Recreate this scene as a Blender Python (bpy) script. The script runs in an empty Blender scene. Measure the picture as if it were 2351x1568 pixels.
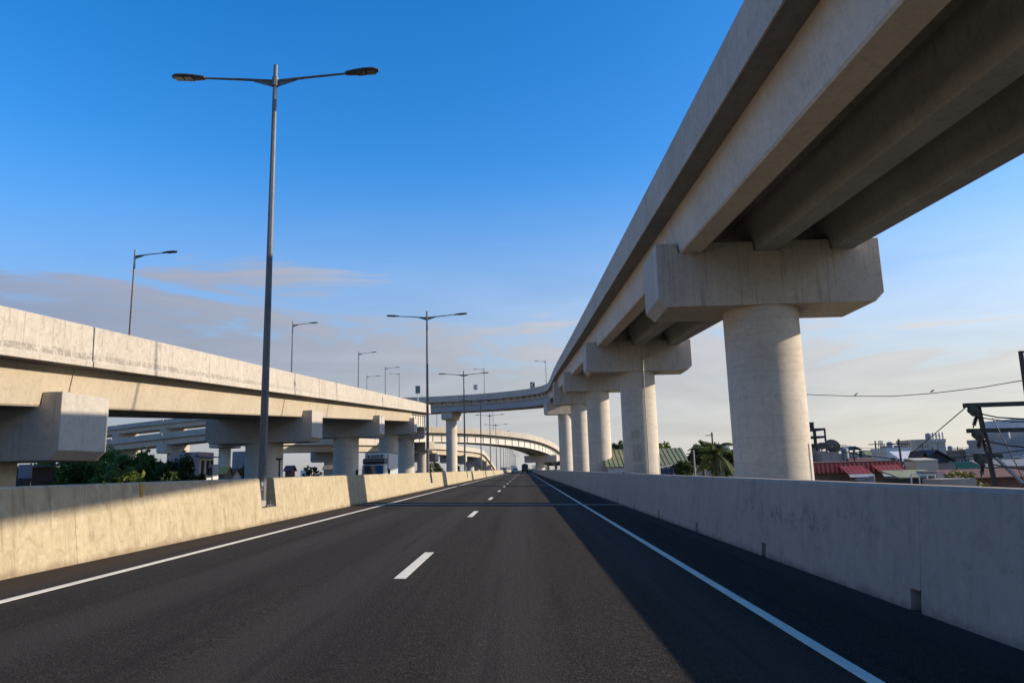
import bpy, bmesh, math, random
import numpy as np
from mathutils import Vector, Matrix

random.seed(7)
RNG = np.random.default_rng(11)
scene = bpy.context.scene
COL = scene.collection
rad = math.radians

# ------------------------------------------------------------------ camera
F = 1670.0                       # focal length measured on a 2351 px wide view of the photograph
CXP, CYP = 1175.5, 784.0
EYE = 1.25                       # eye height above the carriageway
_y = np.array([27.5, -293.0, F]); _y /= np.linalg.norm(_y)      # road direction in camera axes
_z = np.array([-257.0, 9569.0, F]); _z = _z - (_z @ _y) * _y; _z /= np.linalg.norm(_z)
_x = np.cross(_z, _y); _x = _x if _x[0] > 0 else -_x
cam_data = bpy.data.cameras.new('camera')
cam = bpy.data.objects.new('camera', cam_data)
COL.objects.link(cam)
cam_data.sensor_width = 36.0
cam_data.lens = 36.0 * F / 2351.0
cam_data.clip_start = 0.1
cam_data.clip_end = 8000
R_ = Vector((_x[0], _y[0], _z[0])); U_ = Vector((_x[1], _y[1], _z[1])); F_ = Vector((_x[2], _y[2], _z[2]))
m = Matrix.Identity(4)
for i in range(3):
    m[i][0], m[i][1], m[i][2] = R_[i], U_[i], -F_[i]
m[2][3] = EYE
cam.matrix_world = m
scene.camera = cam

def at(px, py, Y):
    """surveyed point: the place at distance Y along the road that the photograph shows at (px, py)"""
    d = np.array([px - CXP, CYP - py, F])
    w = np.array([d @ _x, d @ _y, d @ _z])
    t = Y / w[1]
    return Vector((w[0] * t, Y, EYE + w[2] * t))

# ------------------------------------------------------------------ sky, sun, exposure
SUN_AZ = 90.0      # degrees clockwise from the road direction (+Y): low sun on the right
SUN_EL = 21.5
world = bpy.data.worlds.new('World')
scene.world = world
world.use_nodes = True
wn = world.node_tree
wn.nodes.clear()
def N(tree, typ, **kw):
    n = tree.nodes.new(typ)
    for k, v in kw.items():
        setattr(n, k, v)
    return n
def build_world():
    t = wn; L = t.links.new
    out = N(t, 'ShaderNodeOutputWorld')
    bg = N(t, 'ShaderNodeBackground')
    bg.inputs['Strength'].default_value = 0.15
    sky = N(t, 'ShaderNodeTexSky', sky_type='NISHITA')
    sky.sun_disc = False
    sky.sun_elevation = rad(SUN_EL)
    sky.sun_rotation = rad(SUN_AZ)
    sky.air_density = 1.0
    sky.dust_density = 0.6
    sky.ozone_density = 2.5
    hs = N(t, 'ShaderNodeHueSaturation')
    hs.inputs['Saturation'].default_value = 1.41
    hs.inputs['Value'].default_value = 1.25
    hs.inputs['Hue'].default_value = 0.507
    L(sky.outputs[0], hs.inputs['Color'])
    # thin cloud veil low over the horizon
    tc = N(t, 'ShaderNodeTexCoord')
    sep = N(t, 'ShaderNodeSeparateXYZ'); L(tc.outputs['Generated'], sep.inputs[0])
    def nz3(scale, vec, detail, loc):
        mp = N(t, 'ShaderNodeMapping'); mp.inputs['Scale'].default_value = vec; mp.inputs['Location'].default_value = loc
        L(tc.outputs['Generated'], mp.inputs[0])
        nz = N(t, 'ShaderNodeTexNoise'); nz.inputs['Scale'].default_value = scale
        nz.inputs['Detail'].default_value = detail; nz.inputs['Roughness'].default_value = 0.58; nz.inputs['Distortion'].default_value = 0.6
        L(mp.outputs[0], nz.inputs['Vector']); return nz.outputs['Fac']
    big = nz3(1.0, (2.0, 1.2, 5.0), 3, (0.2, 0.6, 0.0))
    wisp = nz3(2.2, (1.6, 1.6, 9.0), 8, (0.35, 0.1, 0.3))
    # level of the cloud bank's upper edge, higher away from the sun
    def mr(v, a, b, lo, hi, smooth=True):
        r = N(t, 'ShaderNodeMapRange')
        if smooth: r.interpolation_type = 'SMOOTHSTEP'
        r.inputs['From Min'].default_value = a; r.inputs['From Max'].default_value = b
        r.inputs['To Min'].default_value = lo; r.inputs['To Max'].default_value = hi
        L(v, r.inputs['Value']); return r.outputs[0]
    def mt2(op, a, b):
        n = N(t, 'ShaderNodeMath', operation=op)
        for i, v in enumerate((a, b)):
            if isinstance(v, (int, float)): n.inputs[i].default_value = v
            else: L(v, n.inputs[i])
        return n.outputs[0]
    top = mt2('ADD', mr(sep.outputs['X'], -0.55, 0.1, 0.245, 0.195), mt2('MULTIPLY', mt2('SUBTRACT', big, 0.5), 0.16))
    top = mt2('ADD', top, mt2('MULTIPLY', mt2('SUBTRACT', wisp, 0.5), 0.34))
    below = mt2('SUBTRACT', top, sep.outputs['Z'])
    bank = mr(below, -0.03, 0.06, 0.0, 0.90)
    haze = mr(sep.outputs['Z'], 0.42, 0.02, 0.0, 0.90)
    f2 = N(t, 'ShaderNodeMath', operation='MAXIMUM'); f2.use_clamp = True
    L(bank, f2.inputs[0]); L(haze, f2.inputs[1])
    lum = mr(wisp, 0.3, 0.7, 0.88, 1.16, False)
    # veil is warmer and brighter towards the sun, grey-lavender away from it
    sd = N(t, 'ShaderNodeMapRange')
    sd.inputs['From Min'].default_value = -0.6; sd.inputs['From Max'].default_value = 0.6
    L(sep.outputs['X'], sd.inputs['Value'])
    cm = N(t, 'ShaderNodeMixRGB')
    cm.inputs[1].default_value = (1.42, 1.52, 1.96, 1); cm.inputs[2].default_value = (3.5, 3.28, 3.08, 1)
    L(sd.outputs[0], cm.inputs[0])
    mx = N(t, 'ShaderNodeMixRGB')
    cl = N(t, 'ShaderNodeMixRGB'); cl.blend_type = 'MULTIPLY'; cl.inputs[0].default_value = 1.0
    L(cm.outputs[0], cl.inputs[1]); L(lum, cl.inputs[2])
    L(f2.outputs[0], mx.inputs[0]); L(hs.outputs[0], mx.inputs[1]); L(cl.outputs[0], mx.inputs[2])
    L(mx.outputs[0], bg.inputs['Color'])
    L(bg.outputs[0], out.inputs[0])
build_world()

sun_d = bpy.data.lights.new('sun', 'SUN')
sun_d.energy = 4.3
sun_d.angle = rad(0.53)
sun_d.color = (1.0, 0.86, 0.68)
sun = bpy.data.objects.new('sun', sun_d)
COL.objects.link(sun)
sv = Vector((math.sin(rad(SUN_AZ)) * math.cos(rad(SUN_EL)), math.cos(rad(SUN_AZ)) * math.cos(rad(SUN_EL)), math.sin(rad(SUN_EL))))
sun.rotation_euler = sv.to_track_quat('Z', 'Y').to_euler()
sun.location = (60, 0, 40)

scene.view_settings.view_transform = 'Standard'
scene.view_settings.look = 'None'
scene.view_settings.gamma = 1.0
scene.view_settings.exposure = 0.45
scene.view_settings.use_curve_mapping = False
scene.cycles.max_bounces = 8
scene.cycles.diffuse_bounces = 4
scene.cycles.transparent_max_bounces = 8

# ------------------------------------------------------------------ materials
def new_mat(name):
    mt = bpy.data.materials.new(name)
    mt.use_nodes = True
    t = mt.node_tree
    return mt, t, t.nodes['Principled BSDF'], t.links.new

def mapped(t, scale, loc=(0, 0, 0)):
    g = N(t, 'ShaderNodeNewGeometry')
    mp = N(t, 'ShaderNodeMapping'); mp.inputs['Scale'].default_value = scale; mp.inputs['Location'].default_value = loc
    t.links.new(g.outputs['Position'], mp.inputs[0])
    return mp.outputs[0]

def noise(t, vec, scale, detail=4, rough=0.55, dist=0.0):
    n = N(t, 'ShaderNodeTexNoise')
    n.inputs['Scale'].default_value = scale; n.inputs['Detail'].default_value = detail
    n.inputs['Roughness'].default_value = rough; n.inputs['Distortion'].default_value = dist
    t.links.new(vec, n.inputs['Vector'])
    return n.outputs['Fac']

def rng(t, val, a, b, lo=0.0, hi=1.0, smooth=True):
    r = N(t, 'ShaderNodeMapRange')
    if smooth: r.interpolation_type = 'SMOOTHSTEP'
    r.inputs['From Min'].default_value = a; r.inputs['From Max'].default_value = b
    r.inputs['To Min'].default_value = lo; r.inputs['To Max'].default_value = hi
    t.links.new(val, r.inputs['Value'])
    return r.outputs[0]

def mathn(t, op, a, b):
    n = N(t, 'ShaderNodeMath', operation=op)
    for i, v in enumerate((a, b)):
        if isinstance(v, (int, float)): n.inputs[i].default_value = v
        else: t.links.new(v, n.inputs[i])
    return n.outputs[0]

def mix(t, fac, a, b, mode='MIX'):
    n = N(t, 'ShaderNodeMixRGB'); n.blend_type = mode
    for i, v in enumerate((fac, a, b)):
        if isinstance(v, (int, float)): n.inputs[i].default_value = v
        elif isinstance(v, tuple): n.inputs[i].default_value = (*v, 1) if len(v) == 3 else v
        else: t.links.new(v, n.inputs[i])
    return n.outputs[0]

def bump(t, b, h, strength, dist=0.01):
    n = N(t, 'ShaderNodeBump'); n.inputs['Strength'].default_value = strength; n.inputs['Distance'].default_value = dist
    t.links.new(h, n.inputs['Height']); t.links.new(n.outputs[0], b.inputs['Normal'])

def concrete(name, col, dark, streak=0.4, blotch=0.5, mottle=0.3, stain=0.0, rings=False, light=None, fine=9.0):
    """cast concrete: cloudy tone, run-off streaks, fine pitting"""
    mt, t, b, L = new_mat(name)
    big = noise(t, mapped(t, (0.35, 0.35, 0.45), (3, 7, 1)), 1.0, 5, 0.6)
    c = mix(t, mathn(t, 'MULTIPLY', rng(t, big, 0.35, 0.7), blotch), col, dark)
    med = noise(t, mapped(t, (2.2, 2.2, 1.6)), 1.3, 6, 0.7, 0.6)
    c = mix(t, mathn(t, 'MULTIPLY', rng(t, med, 0.44, 0.66), mottle), c, dark)
    cr = noise(t, mapped(t, (1, 1, 1), (5, 5, 5)), 4.5, 7, 0.75, 0.8)
    c = mix(t, mathn(t, 'MULTIPLY', rng(t, cr, 0.50, 0.66), 0.35 + 0.5 * mottle), c, tuple(0.78 * x for x in dark))
    c = mix(t, mathn(t, 'MULTIPLY', rng(t, cr, 0.46, 0.34), 0.30), c, tuple(min(0.8, 1.22 * x) for x in col))
    if light:
        lt = noise(t, mapped(t, (3.1, 3.1, 2.0), (9, 2, 4)), 1.7, 6, 0.7, 1.2)
        c = mix(t, mathn(t, 'MULTIPLY', rng(t, lt, 0.5, 0.75), 0.55), c, light)
    st = noise(t, mapped(t, (4.5, 4.5, 0.22), (1, 5, 0)), 1.6, 4, 0.6, 0.25)
    c = mix(t, mathn(t, 'MULTIPLY', rng(t, st, 0.52, 0.74), streak), c, tuple(0.55 * x for x in dark))
    st2 = noise(t, mapped(t, (7.5, 7.5, 0.16), (4, 1, 0)), 1.2, 3, 0.6, 0.2)
    lc = light or tuple(min(0.85, 1.25 * x) for x in col)
    c = mix(t, mathn(t, 'MULTIPLY', rng(t, st2, 0.58, 0.74), streak * 0.8), c, lc)
    if rings:
        rg = noise(t, mapped(t, (0.25, 0.25, 2.4)), 1.6, 5, 0.7, 0.4)
        c = mix(t, mathn(t, 'MULTIPLY', rng(t, rg, 0.5, 0.68), 0.35), c, tuple(0.8 * x for x in dark))
        gz = N(t, 'ShaderNodeNewGeometry'); sz = N(t, 'ShaderNodeSeparateXYZ'); L(gz.outputs['Position'], sz.inputs[0])
        md = mathn(t, 'FRACT', mathn(t, 'DIVIDE', sz.outputs['Z'], 1.42), 0.0)      # lift lines between pours
        c = mix(t, mathn(t, 'MULTIPLY', rng(t, mathn(t, 'ABSOLUTE', mathn(t, 'SUBTRACT', md, 0.5), 0.0), 0.011, 0.004), 0.45), c, tuple(0.7 * x for x in dark))
    if stain:
        sp = noise(t, mapped(t, (1.0, 1.0, 0.8), (17, 3, 8)), 0.9, 8, 0.75, 0.5)
        c = mix(t, mathn(t, 'MULTIPLY', rng(t, sp, 0.62, 0.72), stain), c, (0.07, 0.06, 0.055))
    fn = noise(t, mapped(t, (1, 1, 1)), fine * 2.6, 5, 0.75)
    c = mix(t, mathn(t, 'MULTIPLY', rng(t, fn, 0.55, 0.70), 0.40), c, tuple(0.7 * x for x in dark))
    L(c, b.inputs['Base Color'])
    b.inputs['Roughness'].default_value = 0.92
    b.inputs['Specular IOR Level'].default_value = 0.25
    hgt = mathn(t, 'ADD', mathn(t, 'MULTIPLY', med, 0.7), mathn(t, 'ADD', mathn(t, 'MULTIPLY', cr, 0.6), mathn(t, 'MULTIPLY', fn, 0.4)))
    bump(t, b, hgt, 0.5, 0.018)
    return mt

def paint(name, col, rough=0.6, metal=0.0, dirt=0.25, scale=1.5, spec=0.4, dirtcol=None):
    mt, t, b, L = new_mat(name)
    n1 = noise(t, mapped(t, (scale, scale, scale * 0.6)), 1.7, 6, 0.65, 0.3)
    c = mix(t, mathn(t, 'MULTIPLY', rng(t, n1, 0.42, 0.72), dirt), col, dirtcol or tuple(0.45 * x for x in col))
    n2 = noise(t, mapped(t, (scale * 5, scale * 5, scale * 0.4)), 1.5, 4, 0.6)
    c = mix(t, mathn(t, 'MULTIPLY', rng(t, n2, 0.55, 0.75), dirt * 0.8), c, tuple(0.55 * x for x in col))
    L(c, b.inputs['Base Color'])
    b.inputs['Roughness'].default_value = rough
    b.inputs['Metallic'].default_value = metal
    b.inputs['Specular IOR Level'].default_value = spec
    return mt

M = {}
M['deck_grey'] = concrete('deck_concrete', (0.52, 0.455, 0.375), (0.37, 0.32, 0.26), 0.35, 0.5, 0.35, 0.25)
M['deck_left'] = concrete('weathered_parapet_concrete', (0.50, 0.45, 0.37), (0.34, 0.29, 0.23), 0.45, 0.35, 0.35, 0.12, light=(0.62, 0.59, 0.54))
def banded_parapet():
    mt = M['deck_left'].copy(); mt.name = 'grimy_parapet_concrete'
    t = mt.node_tree; b = t.nodes['Principled BSDF']; L = t.links.new
    src = b.inputs['Base Color'].links[0].from_socket
    g = N(t, 'ShaderNodeNewGeometry'); sp = N(t, 'ShaderNodeSeparateXYZ'); L(g.outputs['Position'], sp.inputs[0])
    h = mathn(t, 'SUBTRACT', sp.outputs['Z'], mathn(t, 'MULTIPLY', sp.outputs['Y'], 0.0585))      # height above the ramp's underside + 3.763
    n1 = noise(t, mapped(t, (1.3, 1.3, 1.3)), 1.0, 6, 0.7)
    n2 = noise(t, mapped(t, (1, 1, 1)), 5.0, 5, 0.75)
    hh = mathn(t, 'ADD', h, mathn(t, 'MULTIPLY', mathn(t, 'SUBTRACT', n1, 0.5), 0.25))
    up = rng(t, hh, 3.763 + 0.21, 3.763 + 0.26); dn = rng(t, hh, 3.763 + 0.50, 3.763 + 0.42)
    fade = rng(t, sp.outputs['Y'], 62.0, 26.0, 0.15, 1.0)
    f = mathn(t, 'MULTIPLY', mathn(t, 'MULTIPLY', up, dn), mathn(t, 'MULTIPLY', fade, rng(t, n2, 0.40, 0.56)))
    L(mix(t, mathn(t, 'MULTIPLY', f, 0.62), src, (0.17, 0.155, 0.135)), b.inputs['Base Color'])
    return mt
M['parapet_left'] = banded_parapet()
M['girder_left'] = concrete('girder_concrete', (0.48, 0.415, 0.315), (0.39, 0.325, 0.235), 0.25, 0.5, 0.15, 0.0)
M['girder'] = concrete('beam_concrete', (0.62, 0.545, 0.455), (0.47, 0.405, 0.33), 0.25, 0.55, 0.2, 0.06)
M['girder_in_shade'] = concrete('shade_toned_beam_concrete', (0.335, 0.325, 0.305), (0.235, 0.226, 0.21), 0.25, 0.55, 0.2, 0.06)  # darker copy of the beam concrete: under-deck shade put into its colour
M['cap_left'] = concrete('left_cap_concrete', (0.50, 0.46, 0.395), (0.38, 0.345, 0.29), 0.35, 0.5, 0.25, 0.1)
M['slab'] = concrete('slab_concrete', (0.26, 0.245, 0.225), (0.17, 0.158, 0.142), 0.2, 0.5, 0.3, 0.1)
M['cap'] = concrete('pier_cap_concrete', (0.52, 0.465, 0.395), (0.39, 0.345, 0.29), 0.6, 0.5, 0.25, 0.08)
M['column'] = concrete('column_concrete', (0.58, 0.52, 0.43), (0.46, 0.405, 0.325), 0.2, 0.45, 0.3, 0.0, rings=True)
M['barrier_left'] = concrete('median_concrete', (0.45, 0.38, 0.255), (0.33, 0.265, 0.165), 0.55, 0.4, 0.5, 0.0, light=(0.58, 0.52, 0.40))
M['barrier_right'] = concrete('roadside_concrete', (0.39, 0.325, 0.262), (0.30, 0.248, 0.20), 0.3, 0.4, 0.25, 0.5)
def scuffed_barrier():
    mt = M['barrier_right']
    t = mt.node_tree; b = t.nodes['Principled BSDF']; L = t.links.new
    src = b.inputs['Base Color'].links[0].from_socket
    g = N(t, 'ShaderNodeNewGeometry'); sp = N(t, 'ShaderNodeSeparateXYZ'); L(g.outputs['Position'], sp.inputs[0])
    n1 = noise(t, mapped(t, (1, 2.2, 3.0), (2, 0, 1)), 1.1, 3, 0.5)
    n2 = noise(t, mapped(t, (1, 2.5, 1.1)), 9.0, 6, 0.8)
    zone = mathn(t, 'MULTIPLY', rng(t, sp.outputs['Z'], 0.30, 0.48), rng(t, sp.outputs['Z'], 0.78, 0.60))
    near = mathn(t, 'MULTIPLY', rng(t, sp.outputs['Y'], 7.2, 8.0), rng(t, sp.outputs['Y'], 14.0, 11.0))
    f = mathn(t, 'MULTIPLY', mathn(t, 'MULTIPLY', zone, near), mathn(t, 'MULTIPLY', rng(t, n1, 0.47, 0.55), rng(t, n2, 0.51, 0.56)))
    L(mix(t, mathn(t, 'MULTIPLY', f, 0.6), src, (0.06, 0.055, 0.052)), b.inputs['Base Color'])
scuffed_barrier()
def browned_girder():
    mt = M['girder']
    t = mt.node_tree; b = t.nodes['Principled BSDF']; L = t.links.new
    src = b.inputs['Base Color'].links[0].from_socket
    g = N(t, 'ShaderNodeNewGeometry'); sp = N(t, 'ShaderNodeSeparateXYZ'); L(g.outputs['Position'], sp.inputs[0])
    h = mathn(t, 'SUBTRACT', sp.outputs['Z'], mathn(t, 'ADD', mathn(t, 'MULTIPLY', sp.outputs['Y'], 0.0515), 8.93))
    n1 = noise(t, mapped(t, (1.0, 1.0, 0.35)), 1.6, 6, 0.7)
    hh = mathn(t, 'ADD', h, mathn(t, 'MULTIPLY', mathn(t, 'SUBTRACT', n1, 0.5), 0.8))
    f = rng(t, hh, -0.75, -0.12, 0.0, 0.4)
    L(mix(t, f, src, (0.40, 0.285, 0.19)), b.inputs['Base Color'])
browned_girder()
def splashed(k, zb, colr):
    t = M[k].node_tree; b = t.nodes['Principled BSDF']; L = t.links.new
    src = b.inputs['Base Color'].links[0].from_socket
    g = N(t, 'ShaderNodeNewGeometry'); sp = N(t, 'ShaderNodeSeparateXYZ'); L(g.outputs['Position'], sp.inputs[0])
    n1 = noise(t, mapped(t, (1.2, 1.2, 0.6)), 2.2, 7, 0.75)
    h = mathn(t, 'SUBTRACT', mathn(t, 'SUBTRACT', sp.outputs['Z'], zb), mathn(t, 'MULTIPLY', mathn(t, 'SUBTRACT', n1, 0.45), 0.30))
    L(mix(t, rng(t, h, 0.09, -0.02, 0.0, 0.62), src, colr), b.inputs['Base Color'])
splashed('barrier_left', 0.16, (0.17, 0.125, 0.075))
splashed('barrier_right', -0.10, (0.12, 0.10, 0.085))
M['joint'] = paint('joint_rubber', (0.02, 0.02, 0.022), 0.8, 0, 0.3)
M['joint_steel'] = paint('joint_steel', (0.42, 0.42, 0.41), 0.5, 0.4, 0.4)
M['hole'] = paint('drain_shadow', (0.035, 0.033, 0.03), 0.95, 0, 0.4)
M['galv'] = paint('galvanised_steel', (0.135, 0.14, 0.145), 0.5, 0.35, 0.6, 2.0)
M['lamp_body'] = paint('lamp_housing', (0.10, 0.105, 0.115), 0.45, 0.3, 0.3, 4)
M['lamp_lens'] = paint('lamp_lens', (0.012, 0.013, 0.015), 0.18, 0.0, 0.2, 6, 0.6)
M['steel_white'] = paint('painted_steel_cream', (0.60, 0.575, 0.51), 0.55, 0.0, 0.25, 0.8, dirtcol=(0.38, 0.33, 0.26))
M['steel_rib'] = paint('painted_steel_rib', (0.34, 0.32, 0.29), 0.6, 0.0, 0.3)
M['steel_grey'] = paint('painted_steel_grey', (0.34, 0.355, 0.37), 0.5, 0.0, 0.3, 0.7)
M['pipe_grey'] = paint('pipe_grey', (0.5, 0.49, 0.46), 0.6, 0.0, 0.4)
M['patch_a'] = concrete('faded_grey_paint', (0.50, 0.445, 0.37), (0.38, 0.33, 0.27), 0.5, 0.5, 0.5)
M['patch_b'] = concrete('faded_brown_paint', (0.46, 0.40, 0.335), (0.36, 0.31, 0.25), 0.5, 0.5, 0.6)
M['rust_yellow'] = paint('yellow_paint', (0.50, 0.30, 0.03), 0.7, 0, 0.5)

def road_paint():
    mt, t, b, L = new_mat('road_paint')
    n1 = noise(t, mapped(t, (1, 1, 1)), 38, 4, 0.7)
    n2 = noise(t, mapped(t, (1.2, 0.5, 1)), 2.0, 5, 0.7)
    c = mix(t, rng(t, n1, 0.5, 0.8, 0, 0.5), (0.78, 0.72, 0.60), (0.36, 0.33, 0.27))
    c = mix(t, rng(t, n2, 0.45, 0.75, 0, 0.35), c, (0.36, 0.33, 0.28))
    n3 = noise(t, mapped(t, (1, 1, 1)), 16, 6, 0.8)
    c = mix(t, rng(t, n3, 0.60, 0.68, 0, 0.85), c, (0.05, 0.045, 0.04))
    L(c, b.inputs['Base Color']); b.inputs['Roughness'].default_value = 0.8; b.inputs['Specular IOR Level'].default_value = 0.15
    bump(t, b, n1, 0.3, 0.004)
    return mt
M['paint_white'] = road_paint()

def asphalt():
    mt, t, b, L = new_mat('asphalt')
    pos = mapped(t, (1, 1, 1))
    g1 = noise(t, pos, 70, 3, 0.8)
    g2 = noise(t, pos, 26, 3, 0.75)
    big = noise(t, mapped(t, (0.5, 0.07, 1)), 1.0, 4, 0.6, 0.3)
    c = mix(t, rng(t, g1, 0.38, 0.66), (0.012, 0.0105, 0.0092), (0.088, 0.075, 0.063))
    c = mix(t, rng(t, g2, 0.60, 0.72, 0, 0.7), c, (0.15, 0.13, 0.11))
    g3 = noise(t, pos, 11.0, 4, 0.7)
    c = mix(t, rng(t, g3, 0.45, 0.70, 0, 0.45), c, (0.020, 0.0175, 0.0155))
    c = mix(t, rng(t, big, 0.4, 0.66, 0, 0.4), c, (0.032, 0.027, 0.024))
    # wheel tracks polished a little lighter
    sp = N(t, 'ShaderNodeSeparateXYZ'); L(pos, sp.inputs[0])
    wt = N(t, 'ShaderNodeMath', operation='SINE')
    L(mathn(t, 'MULTIPLY', mathn(t, 'ADD', sp.outputs['X'], 0.6), 2 * math.pi / 1.77), wt.inputs[0])
    c = mix(t, rng(t, wt.outputs[0], -0.2, 1.0, 0, 0.45), c, (0.072, 0.063, 0.055))
    st = noise(t, mapped(t, (3.5, 0.10, 1)), 1.0, 5, 0.65, 0.2)
    c = mix(t, rng(t, st, 0.50, 0.72, 0, 0.5), c, (0.017, 0.0155, 0.0145))
    # brown grit washed against the median
    ed = mathn(t, 'ADD', sp.outputs['X'], mathn(t, 'MULTIPLY', big, 0.35))
    c = mix(t, rng(t, ed, -5.0, -5.45, 0, 0.62), c, (0.06, 0.043, 0.031))
    L(c, b.inputs['Base Color'])
    b.inputs['Roughness'].default_value = 0.92
    b.inputs['Specular IOR Level'].default_value = 0.1
    bump(t, b, mathn(t, 'ADD', g1, g2), 1.0, 0.02)
    return mt
M['asphalt'] = asphalt()

def leaf_mat(name, c1, c2, trans=0.35):
    mt, t, b, L = new_mat(name)
    n1 = noise(t, mapped(t, (1, 1, 1)), 0.9, 4, 0.6)
    n2 = noise(t, mapped(t, (1, 1, 1)), 7.0, 2, 0.6)
    c = mix(t, rng(t, n1, 0.35, 0.65), c1, c2)
    c = mix(t, rng(t, n2, 0.5, 0.8, 0, 0.5), c, tuple(1.5 * x for x in c2))
    L(c, b.inputs['Base Color'])
    b.inputs['Roughness'].default_value = 0.65
    tr = N(t, 'ShaderNodeBsdfTranslucent'); L(c, tr.inputs['Color'])
    ms = N(t, 'ShaderNodeMixShader'); ms.inputs[0].default_value = trans
    L(b.outputs[0], ms.inputs[1]); L(tr.outputs[0], ms.inputs[2])
    L(ms.outputs[0], t.nodes['Material Output'].inputs['Surface'])
    return mt
M['leaf'] = leaf_mat('leaves_green', (0.07, 0.11, 0.016), (0.16, 0.21, 0.03))
M['leaf_dark'] = leaf_mat('leaves_dark', (0.036, 0.062, 0.018), (0.075, 0.11, 0.03))
M['leaf_yellow'] = leaf_mat('leaves_yellow', (0.10, 0.12, 0.02), (0.19, 0.19, 0.035))
M['frond'] = leaf_mat('palm_leaf', (0.06, 0.09, 0.02), (0.12, 0.14, 0.035))
M['bark'] = paint('bark', (0.13, 0.10, 0.075), 0.9, 0, 0.5, 3)

for k, c, r in [('wall_white', (0.66, 0.66, 0.64), .8), ('wall_cream', (0.47, 0.43, 0.35), .85), ('wall_grey', (0.34, 0.33, 0.31), .85),
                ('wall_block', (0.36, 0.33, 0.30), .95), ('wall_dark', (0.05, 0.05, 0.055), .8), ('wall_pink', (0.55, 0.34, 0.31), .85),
                ('wall_blue', (0.05, 0.065, 0.095), .8), ('wall_bluegrey', (0.27, 0.285, 0.30), .8), ('wall_paleblue', (0.58, 0.60, 0.60), .8),
                ('wall_green', (0.08, 0.22, 0.16), .8), ('wall_brown', (0.20, 0.16, 0.13), .9), ('wall_lilac', (0.32, 0.30, 0.35), .9),
                ('roof_red', (0.23, 0.03, 0.034), .6), ('roof_rust', (0.17, 0.075, 0.06), .8), ('roof_green', (0.24, 0.245, 0.12), .6),
                ('roof_teal', (0.10, 0.21, 0.19), .6), ('roof_grey', (0.24, 0.23, 0.215), .7), ('roof_lime', (0.28, 0.29, 0.16), .7),
                ('wood_dark', (0.06, 0.05, 0.045), .8), ('tarp', (0.34, 0.35, 0.37), .45), ('white_metal', (0.62, 0.62, 0.60), .5),
                ('roof_yellow', (0.5, 0.30, 0.06), .7), ('wire', (0.015, 0.015, 0.017), .6), ('steel_black', (0.028, 0.027, 0.028), .6),
                ('porcelain', (0.10, 0.115, 0.11), .35), ('dish', (0.17, 0.18, 0.19), .5), ('truck_white', (0.52, 0.53, 0.53), .4),
                ('truck_dark', (0.055, 0.058, 0.055), .5), ('tyre', (0.018, 0.018, 0.018), .9), ('tank', (0.085, 0.075, 0.065), .5),
                ('sign_green', (0.17, 0.21, 0.19), .5), ('sign_back', (0.22, 0.23, 0.23), .5), ('sign_red', (0.38, 0.02, 0.03), .5),
                ('sign_black', (0.02, 0.018, 0.02), .5), ('sign_white', (0.75, 0.75, 0.74), .5), ('red_light', (0.35, 0.01, 0.01), .3),
                ('bird', (0.03, 0.028, 0.03), .8)]:
    M[k] = paint(k, c, r, 0.0, 0.4 if ('wall' in k or 'roof' in k) else 0.2, 0.8 if 'wall' in k else 1.5)

def corrugate(k, axis, pitch):
    mt = M[k]; t = mt.node_tree; b = t.nodes['Principled BSDF']; L = t.links.new
    src = b.inputs['Base Color'].links[0].from_socket
    g = N(t, 'ShaderNodeNewGeometry'); sp = N(t, 'ShaderNodeSeparateXYZ'); L(g.outputs['Position'], sp.inputs[0])
    sn = N(t, 'ShaderNodeMath', operation='SINE'); L(mathn(t, 'MULTIPLY', sp.outputs[axis], 2 * math.pi / pitch), sn.inputs[0])
    bump(t, b, sn.outputs[0], 0.25, 0.012)
    rs_ = noise(t, mapped(t, (2.5, 0.5, 0.5)), 1.2, 6, 0.75)
    L(mix(t, rng(t, rs_, 0.50, 0.68, 0, 0.6), src, (0.09, 0.055, 0.04)), b.inputs['Base Color'])
for k in ('roof_red', 'roof_rust', 'roof_green', 'roof_teal', 'roof_grey', 'roof_lime'): corrugate(k, 'X', 0.24)
def glass_mat(name, col, rough=0.08):
    mt, t, b, L = new_mat(name)
    n1 = noise(t, mapped(t, (1, 1, 1)), 0.8, 3, 0.5)
    L(mix(t, n1, col, tuple(1.6 * x for x in col)), b.inputs['Base Color'])
    b.inputs['Roughness'].default_value = rough; b.inputs['Specular IOR Level'].default_value = 0.7
    return mt
M['glass'] = glass_mat('window_glass', (0.02, 0.03, 0.04))
M['glass_blue'] = glass_mat('curtain_glass', (0.06, 0.11, 0.17), 0.12)
M['glass_pale'] = glass_mat('pale_glass', (0.30, 0.38, 0.46), 0.1)

def ground_mat():
    mt, t, b, L = new_mat('ground')
    n1 = noise(t, mapped(t, (1, 1, 1)), 0.06, 6, 0.7)
    L(mix(t, rng(t, n1, 0.35, 0.65), (0.055, 0.05, 0.04), (0.03, 0.038, 0.02)), b.inputs['Base Color'])
    b.inputs['Roughness'].default_value = 0.95
    return mt
M['ground'] = ground_mat()

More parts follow.
